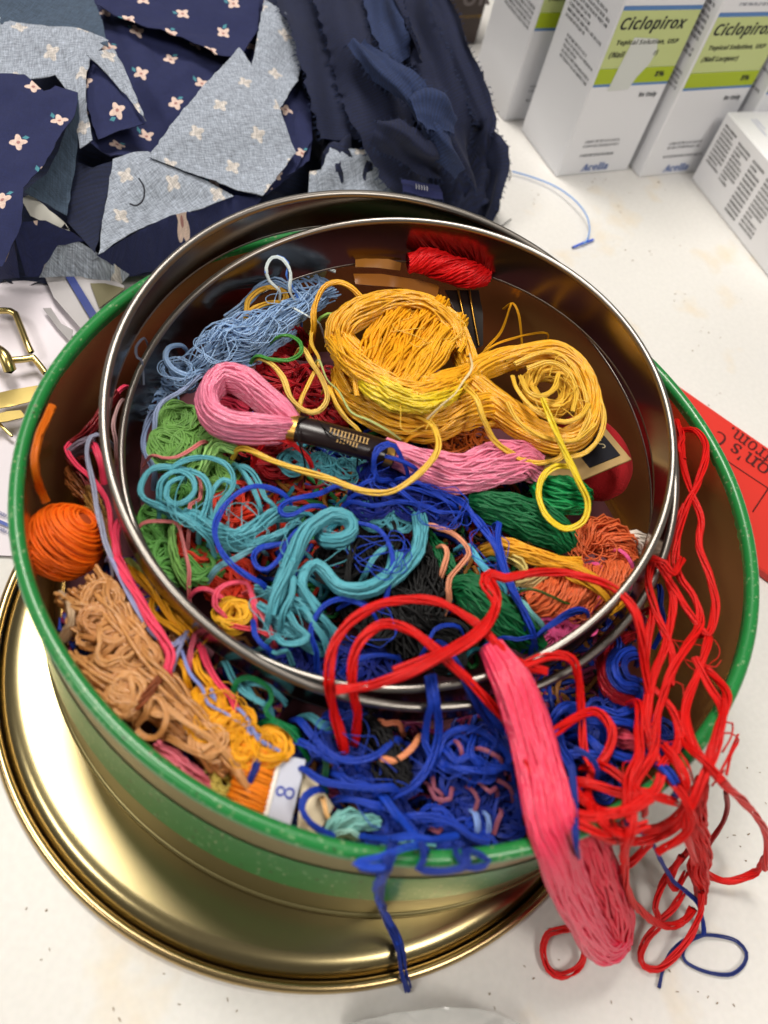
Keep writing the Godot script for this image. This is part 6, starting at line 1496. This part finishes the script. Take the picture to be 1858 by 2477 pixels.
func carton(label: String, corner: Vector3, along: Vector3, wide: float, deep: float, tall: float, torn: bool, seed_at: int) -> void:
	var t := thing("medicine_carton", label, "carton", "upright white medicine cartons")
	var ux := along.normalized()
	var nz := ux.cross(Vector3.UP).normalized()   # out of the front face
	var white := plain(srgb(232, 233, 238), 0.45)
	var mid := corner * 0.001 + ux * wide * 0.0005 - nz * deep * 0.0005 + Vector3.UP * tall * 0.0005
	put("box", block(Vector3(wide, tall, deep) * 0.001, 0.0007).mesh(), white, t).transform = Transform3D(Basis(ux, Vector3.UP, nz), mid)
	var front := Transform3D(Basis(ux, Vector3.UP, nz), corner * 0.001 + nz * 0.00012)
	var place := func(u: float, v: float, lift: float) -> Transform3D: return Transform3D(front.basis, front.origin + ux * u * 0.001 + Vector3.UP * v * 0.001 + nz * lift * 0.001)
	var w2 := wide - 1.4
	var panel := sheet("pale_green_panel", w2, 26.0, place.call(wide * 0.5, 70.3, 0.0), plain(srgb(198, 210, 140), 0.5), t)
	var lime := sheet("lime_band", w2, 7.6, place.call(wide * 0.5, 53.3, 0.0), plain(srgb(170, 190, 10), 0.5), t)
	sheet("blue_line", w2, 1.2, place.call(wide * 0.5, 48.8, 0.0), plain(srgb(84, 130, 190), 0.5), t)
	sheet("blue_line", w2, 1.9, place.call(wide * 0.5, 84.4, 0.0), plain(srgb(84, 130, 190), 0.5), t)
	var ink := srgb(38, 44, 34)
	letters("Ciclopirox", 7.6 * 0.001, 36 * 0.001, ink, panel, place.call(wide * 0.46, 77.0, 0.1), "Droid Sans", "lettering", 700, 0.18)
	letters("Topical Solution, USP", 3.0 * 0.001, 35 * 0.001, ink, panel, place.call(wide * 0.48, 69.0, 0.1), "Droid Sans", "lettering", 700, 0.15)
	letters("(Nail" if torn else "(Nail Lacquer)", 3.4 * 0.001, 0.0 if torn else 0.022, ink, panel, place.call(7.0 if torn else 14.5, 63.5, 0.1), "Droid Sans", "lettering", 700, 0.15)
	letters("8%", 2.8 * 0.001, 0.0, ink, lime, place.call(wide - 8.0, 53.6, 0.1), "Droid Sans", "lettering", 700)
	letters("Rx Only", 3.0 * 0.001, 0.0, srgb(60, 64, 74), t, place.call(wide - 9.5, 43.0, 0.1), "Droid Sans", "lettering", 700)
	letters("Acella", 4.2 * 0.001, 0.0, srgb(58, 98, 170), t, place.call(wide * 0.5, 4.4, 0.1), "Droid Serif", "logo", 700, 0.1)
	sheet("small_print", 22, 5.0, place.call(wide * 0.45, 18.0, 0.05), fine_print(2, seed_at, 0.55, Color(0.32, 0.33, 0.38)), t)
	sheet("small_print", 26, 2.6, place.call(wide * 0.5, 11.5, 0.05), fine_print(1, seed_at + 1, 0.6, Color(0.32, 0.33, 0.38)), t)
	sheet("small_print", 26, 2.4, place.call(wide * 0.5, 89.0, 0.05), fine_print(1, seed_at + 2, 0.5, Color(0.4, 0.42, 0.5)), t)
	if torn:
		var b := scrap_flat(PackedVector2Array([Vector2(-9, 13), Vector2(5, 12), Vector2(7, 6), Vector2(6, 0), Vector2(2, -6), Vector2(0, -12), Vector2(-12, -12.5), Vector2(-11, -2)]))
		put("torn_patch", b.mesh(), plain(srgb(214, 218, 214), 0.7), t).transform = place.call(22.0, 58.5, 0.16)
		letters("r)", 3.0 * 0.001, 0.0, srgb(80, 84, 80), panel, place.call(29.0, 64.0, 0.1), "Droid Sans", "lettering", 700, 0.15)
	var left := Transform3D(Basis(nz, Vector3.UP, -ux), corner * 0.001 - ux * 0.00012)
	var place_l := func(u: float, v: float) -> Transform3D: return Transform3D(left.basis, left.origin - nz * u * 0.001 + Vector3.UP * v * 0.001)
	sheet("small_print", deep * 0.8, 28.0, place_l.call(deep * 0.5, tall - 36.0), fine_print(11, seed_at + 3, 0.6), t)
	sheet("small_print", deep * 0.66, 12.0, place_l.call(deep * 0.42, tall - 60.0), fine_print(5, seed_at + 4, 0.62), t)

func scrap_flat(outline: PackedVector2Array) -> Batch:
	var b := Batch.new()
	for q in outline:
		b.v.append(Vector3(q.x, q.y, 0) * 0.001)
		b.n.append(Vector3(0, 0, 1))
		b.t.append(q)
		b.c.append(Color.WHITE)
	b.i.append_array(Geometry2D.triangulate_polygon(outline))
	return b

func cartons() -> void:
	var al := Vector3(35, 0, -28)
	carton("white medicine carton with a torn patch on its green label, second from left", Vector3(21, 0, -269), al, 45.0, 40.0, 112.0, true, 5)
	carton("white medicine carton with an undamaged green label, right of the torn one", Vector3(63, 0, -294), al, 45.0, 40.0, 112.0, false, 15)
	carton("white medicine carton standing half hidden, leftmost beside the navy rags", Vector3(-14, 0, -303), al, 45.0, 40.0, 112.0, false, 25)
	carton("white medicine carton cut off by the right edge of the photo, behind the lying one", Vector3(105, 0, -319), al, 45.0, 40.0, 112.0, false, 35)
	# the low box at the right
	var t := thing("white_box", "low white box lying at the right with two columns of black print on its side", "box")
	var c0 := pts([90.7, 0, -309.8, 135.6, 0, -246.2])
	var ux := (c0[1] - c0[0]).normalized()
	var nz := ux.cross(Vector3.UP).normalized()
	if nz.z < 0:
		nz = -nz
	var bz := ux.cross(Vector3.UP)
	var tall := 39.0
	var b := Basis(ux, Vector3.UP, bz)
	put("box", block(Vector3(90, tall, 60) * 0.001, 0.0008).mesh(), plain(srgb(236, 236, 240), 0.45), t).transform = Transform3D(b, c0[0] + ux * 0.045 + Vector3.UP * tall * 0.0005 - nz * 0.030)
	var fb := Basis(ux, Vector3.UP, ux.cross(Vector3.UP)) if ux.cross(Vector3.UP).dot(nz) > 0 else Basis(-ux, Vector3.UP, -ux.cross(Vector3.UP))
	for e in [[9.0, 24.0, 11.0, 22.0, 10], [22.5, 23.0, 11.0, 22.0, 10], [36.0, 19.0, 10.0, 30.0, 12], [50.0, 19.0, 12.0, 28.0, 12]]:
		sheet("small_print", e[2], e[3], Transform3D(fb, c0[0] + ux * e[0] * 0.001 + Vector3.UP * e[1] * 0.001 + nz * 0.0001), fine_print(e[4], 60 + int(e[0]), 0.7, Color(0.12, 0.12, 0.16)), t)
	sheet("blue_print", 14, 5, Transform3D(Basis(ux, -nz, Vector3.UP), c0[0] + ux * 0.014 + Vector3.UP * (tall * 0.001 + 0.0001) - nz * 0.012), fine_print(2, 88, 0.4, Color(0.5, 0.55, 0.75)), t)
	# brown box behind
	t = thing("brown_box", "dark brown box with grey and gold lettering behind the navy rags", "box")
	var f0 := pts([-56.4, 0, -361.3, -40, 0, -376.1])
	ux = (f0[1] - f0[0]).normalized()
	nz = ux.cross(Vector3.UP)
	if nz.z < 0:
		nz = -nz
	b = Basis(ux, Vector3.UP, ux.cross(Vector3.UP))
	put("box", block(Vector3(90, 70, 50) * 0.001, 0.0008).mesh(), plain(srgb(52, 34, 26), 0.45), t).transform = Transform3D(b, f0[0] - ux * 0.03 + Vector3.UP * 0.035 - nz * 0.025)
	letters("OR", 0.010, 0.0, srgb(120, 110, 108), t, Transform3D(Basis(ux, Vector3.UP, nz), f0[0] + ux * 0.008 + Vector3.UP * 0.0275 + nz * 0.0001), "Droid Sans", "lettering", 700)
	sheet("gold_print", 24, 2.6, Transform3D(Basis(ux, Vector3.UP, nz), f0[0] + ux * 0.002 + Vector3.UP * 0.0165 + nz * 0.0001), fine_print(1, 97, 0.6, Color(0.62, 0.48, 0.16)), t)

func table_things() -> void:
	# red card
	var t := thing("red_card", "red card with upside down black print sticking out behind the right of the tin", "card")
	var q := pts([96.5, 4, -144.1, 135.5, 4, -126.6, 130.3, 4, -84.7])
	var ux := (q[1] - q[0]).normalized()
	var nz := ux.cross(Vector3.UP).normalized()
	if nz.z < 0:
		nz = -nz
	var wide := 0.090
	var deep := 0.058
	var bz := ux.cross(Vector3.UP)
	put("card", block(Vector3(wide, 0.004, deep), 0.0006).mesh(), plain(srgb(214, 50, 38), 0.5), t).transform = Transform3D(Basis(ux, Vector3.UP, bz), q[0] + ux * (wide * 0.5 - 0.012) + nz * deep * 0.5 + Vector3(0, -0.002, 0))
	var ink := srgb(70, 18, 18)
	var face := Basis(-ux, nz, Vector3.UP)
	letters("from.", 0.0075, 0.019, ink, t, Transform3D(face, pts([127.2, 4.2, -123.9])[0]), "Droid Serif")
	letters("on's C", 0.0080, 0.025, ink, t, Transform3D(face, pts([123.8, 4.2, -117.5])[0]), "Droid Serif")
	for e in [[118.3, 4.2, -111.1, 135.9, 4.2, -104.1], [135.9, 4.2, -104.1, 129.9, 4.2, -89.4]]:
		var l := Batch.new()
		var p := pts(e)
		tube(l, PackedVector3Array([p[0], p[0].lerp(p[1], 0.5), p[1]]), 0.00025, 4)
		put("printed_line", l.mesh(), plain(ink, 0.5), t)
	# blue disc at the right edge
	t = thing("blue_disc", "blue plastic disc just entering the picture at the right edge", "disc")
	var d := Batch.new()
	lathe(d, [0, 4, 9, 4] + bead(10, 3, 1, PI / 2, -PI / 2, 6) + [0, 2], Transform3D(Basis(), pts([150.5, 0, -182.8])[0]), 48)
	put("disc", d.mesh(), plain(srgb(70, 120, 200), 0.35), t)
	# thin blue tag thread
	t = thing("blue_tag_fastener", "thin blue plastic thread curving to a small cross bar on the table", "fastener")
	var tag := Batch.new()
	tube(tag, curve(pts([-0.8, 2, -258, 9.5, 2, -258.9, 21.9, 3, -256.2, 32.3, 4, -249.3, 39.5, 4, -241.3, 43.3, 3, -233.1, 43.9, 2, -225.1, 42.5, 1.5, -220.3]), 0.002), 0.00035, 6)
	put("filament", tag.mesh(), plain(srgb(90, 150, 226), 0.35), t)
	var bar := Batch.new()
	tube(bar, curve(pts([38.1, 1, -216, 42.3, 1.4, -221.3, 46.9, 1, -227.3]), 0.002), 0.0006, 6)
	put("cross_bar", bar.mesh(), plain(srgb(50, 96, 214), 0.35), t)
	for s in [[[-3.8, 1, -268.8, -3.1, 4, -257.6, -0.7, 3, -252.1, -1.1, 0.6, -251.5], "black bristle standing by the frayed navy rag"], [[2.8, 0.5, -213.5, 4.7, 1, -217.7, 6.3, 0.6, -222.1], "short black bristle lying behind the hoop near the rag"]]:
		t = thing("black_bristle", s[1], "bristle")
		var br := Batch.new()
		tube(br, curve(pts(s[0]), 0.001), 0.00022, 5)
		put("bristle", br.mesh(), plain(srgb(30, 30, 34), 0.6), t)
	# cards and gilt findings on the left
	t = thing("white_card", "large white card under the gilt frames at the left of the tin", "card")
	put("card", scrap([-176.1, 4, -67.8, -161.9, 4, -78.1, -146.4, 4, -83.8, -126.2, 4, -66.8, -113.5, 4, -28.6, -103.8, 2, 21.3, -106.4, 1.2, 29.3, -117.8, 1.2, 33.3], 0.3, 0.0, 5.0, 0.0).mesh(), plain(srgb(226, 218, 226), 0.5), t)
	sheet("blue_line", 30, 1.2, Transform3D(Basis(Vector3(1, 0, 0.08).normalized(), Vector3(0.08, 0, -1).normalized(), Vector3.UP), pts([-115.2, 2.4, 20.7])[0]), plain(srgb(60, 84, 170), 0.5), t)
	for e in [[-116.8, 2.5, 17.9], [-113.9, 2.4, 23]]:
		sheet("small_print", 30, 2.2, Transform3D(Basis(Vector3(1, 0, 0.08).normalized(), Vector3(0.08, 0, -1).normalized(), Vector3.UP), pts(e)[0]), fine_print(1, 71, 0.6, Color(0.4, 0.42, 0.6)), t)
	t = thing("grey_strip", "clear grey plastic strip on the white card beside the tin", "strip")
	put("strip", scrap([-145, 7, -67, -138, 7, -61.4, -133.1, 6.6, -60.7, -131.3, 6.4, -55.1, -139.1, 6.8, -59.6, -147.5, 7, -65.7], 0.2, 0.0, 4.0, 0.0).mesh(), plain(srgb(150, 146, 148), 0.4), t)
	t = thing("blue_edged_card", "white card with a dark blue stripe poking out from under the cloths by the tin", "card")
	put("card", scrap([-164.9, 9, -91.1, -144.7, 9, -91.5, -126.3, 9, -88.3, -119.6, 9, -74.2, -129.3, 8, -60.7, -145.8, 8.5, -70.9], 0.2, 0.0, 5.0, 0.0).mesh(), plain(srgb(176, 172, 174), 0.5), t)
	put("blue_stripe", scrap([-146.3, 10.4, -81.2, -143.5, 10.4, -82.7, -127.9, 10, -69.3, -128.8, 9.8, -66], 0.1, 0.0, 5.0, 0.0).mesh(), plain(srgb(20, 44, 120), 0.45), t)
	put("olive_edge", scrap([-137, 10.2, -82.4, -132.4, 10.2, -84.9, -124.6, 10, -86.1, -128.3, 10, -72.2], 0.1, 0.0, 5.0, 0.0).mesh(), plain(srgb(96, 90, 60), 0.55), t)
	var gilt := metal(srgb(202, 180, 116), 0.26, false)
	t = thing("gilt_ornament", "upper gilt wire frame on the white card at the left edge", "ornament")
	for s in [[-162, 8, -54.6, -158.6, 9, -55.9, -155.3, 9, -57.3, -152.8, 9, -56.7], [-153.1, 9, -56.9, -147.2, 9, -50.7, -141.7, 9, -44.8, -139.8, 8, -43.3], [-150.4, 8.5, -36.1, -145.8, 9, -35.8, -142.8, 9, -36.6, -139.3, 9, -39, -137.3, 9, -40.7], [-137.8, 9, -40.8, -134.6, 8.5, -39.1, -130.9, 8, -36.7]]:
		var g := Batch.new()
		tube(g, curve(pts(s), 0.003), 0.0012, 8)
		put("bar", g.mesh(), gilt, t)
	t = thing("gilt_clasp", "small gilt clasp hanging at the middle of the upper frame", "clasp")
	var cl := Batch.new()
	tube(cl, curve(pts([-149, 11, -36.9, -144.9, 12, -35.1, -142.6, 11, -33.2, -141.2, 9, -31.9]), 0.002), 0.0022, 8)
	put("clasp", cl.mesh(), gilt, t)
	t = thing("gilt_bar", "broad flat gilt bar below the upper frame at the left edge", "bar")
	put("bar", scrap([-142.6, 9, -19.3, -136.4, 9, -24.9, -129.7, 9, -30.2, -127.4, 9, -24.1, -133.4, 9, -18, -139.2, 9, -13.3], 0.3, 0.0, 4.0, 0.0).mesh(), metal(srgb(176, 156, 96), 0.32, false), t)
	t = thing("gilt_bar", "narrow flat gilt bar lowest of the gilt pieces at the left edge", "bar")
	put("bar", scrap([-138.5, 8, -11.8, -133.6, 8, -16.3, -130.2, 8, -18.5, -127.3, 8, -16.7, -131.5, 8, -12.6, -136.7, 8, -8.6], 0.3, 0.0, 4.0, 0.0).mesh(), metal(srgb(170, 150, 92), 0.32, false), t)
	t = thing("gilt_pin", "thin gilt pin slanting below the narrow gilt bar", "pin")
	var pin := Batch.new()
	tube(pin, curve(pts([-136.7, 6, -12.9, -131.8, 5.5, -10.7, -128.7, 5, -9.5]), 0.002), 0.0006, 6)
	put("pin", pin.mesh(), gilt, t)
	# plastic bag at the bottom edge
	t = thing("plastic_bag", "crumpled clear plastic bag edge entering at the bottom of the picture", "bag")
	var film := StandardMaterial3D.new()
	film.albedo_color = Color(0.86, 0.86, 0.85, 0.42)
	film.transparency = BaseMaterial3D.TRANSPARENCY_ALPHA
	film.roughness = 0.2
	put("film", scrap([30.6, 3, 119.6, 35.7, 10, 117.3, 42.8, 16, 114.3, 50.4, 20, 111.2, 58, 18, 109, 65.2, 12, 107.4, 74, 4, 106.7, 71.8, 6, 111.3, 52.3, 12, 118.2, 35.6, 6, 122.3], 2.2, 0.0, 3.0, 0.2).mesh(), film, t)
	put("dark_contents", scrap([32.1, 3, 119.3, 36.3, 7, 117.6, 40.5, 8, 116.6, 42.3, 5, 118.2, 33.8, 3, 120.9], 1.0, 0.0, 3.0, 0.2).mesh(), plain(srgb(52, 26, 34), 0.6), t)
	put("green_contents", scrap([63.1, 8, 110.1, 64.5, 9, 108.7, 67.4, 9, 107.8, 69.1, 6, 109.7, 64.8, 6, 111.4], 1.0, 0.0, 3.0, 0.2).mesh(), plain(srgb(30, 60, 54), 0.5), t)
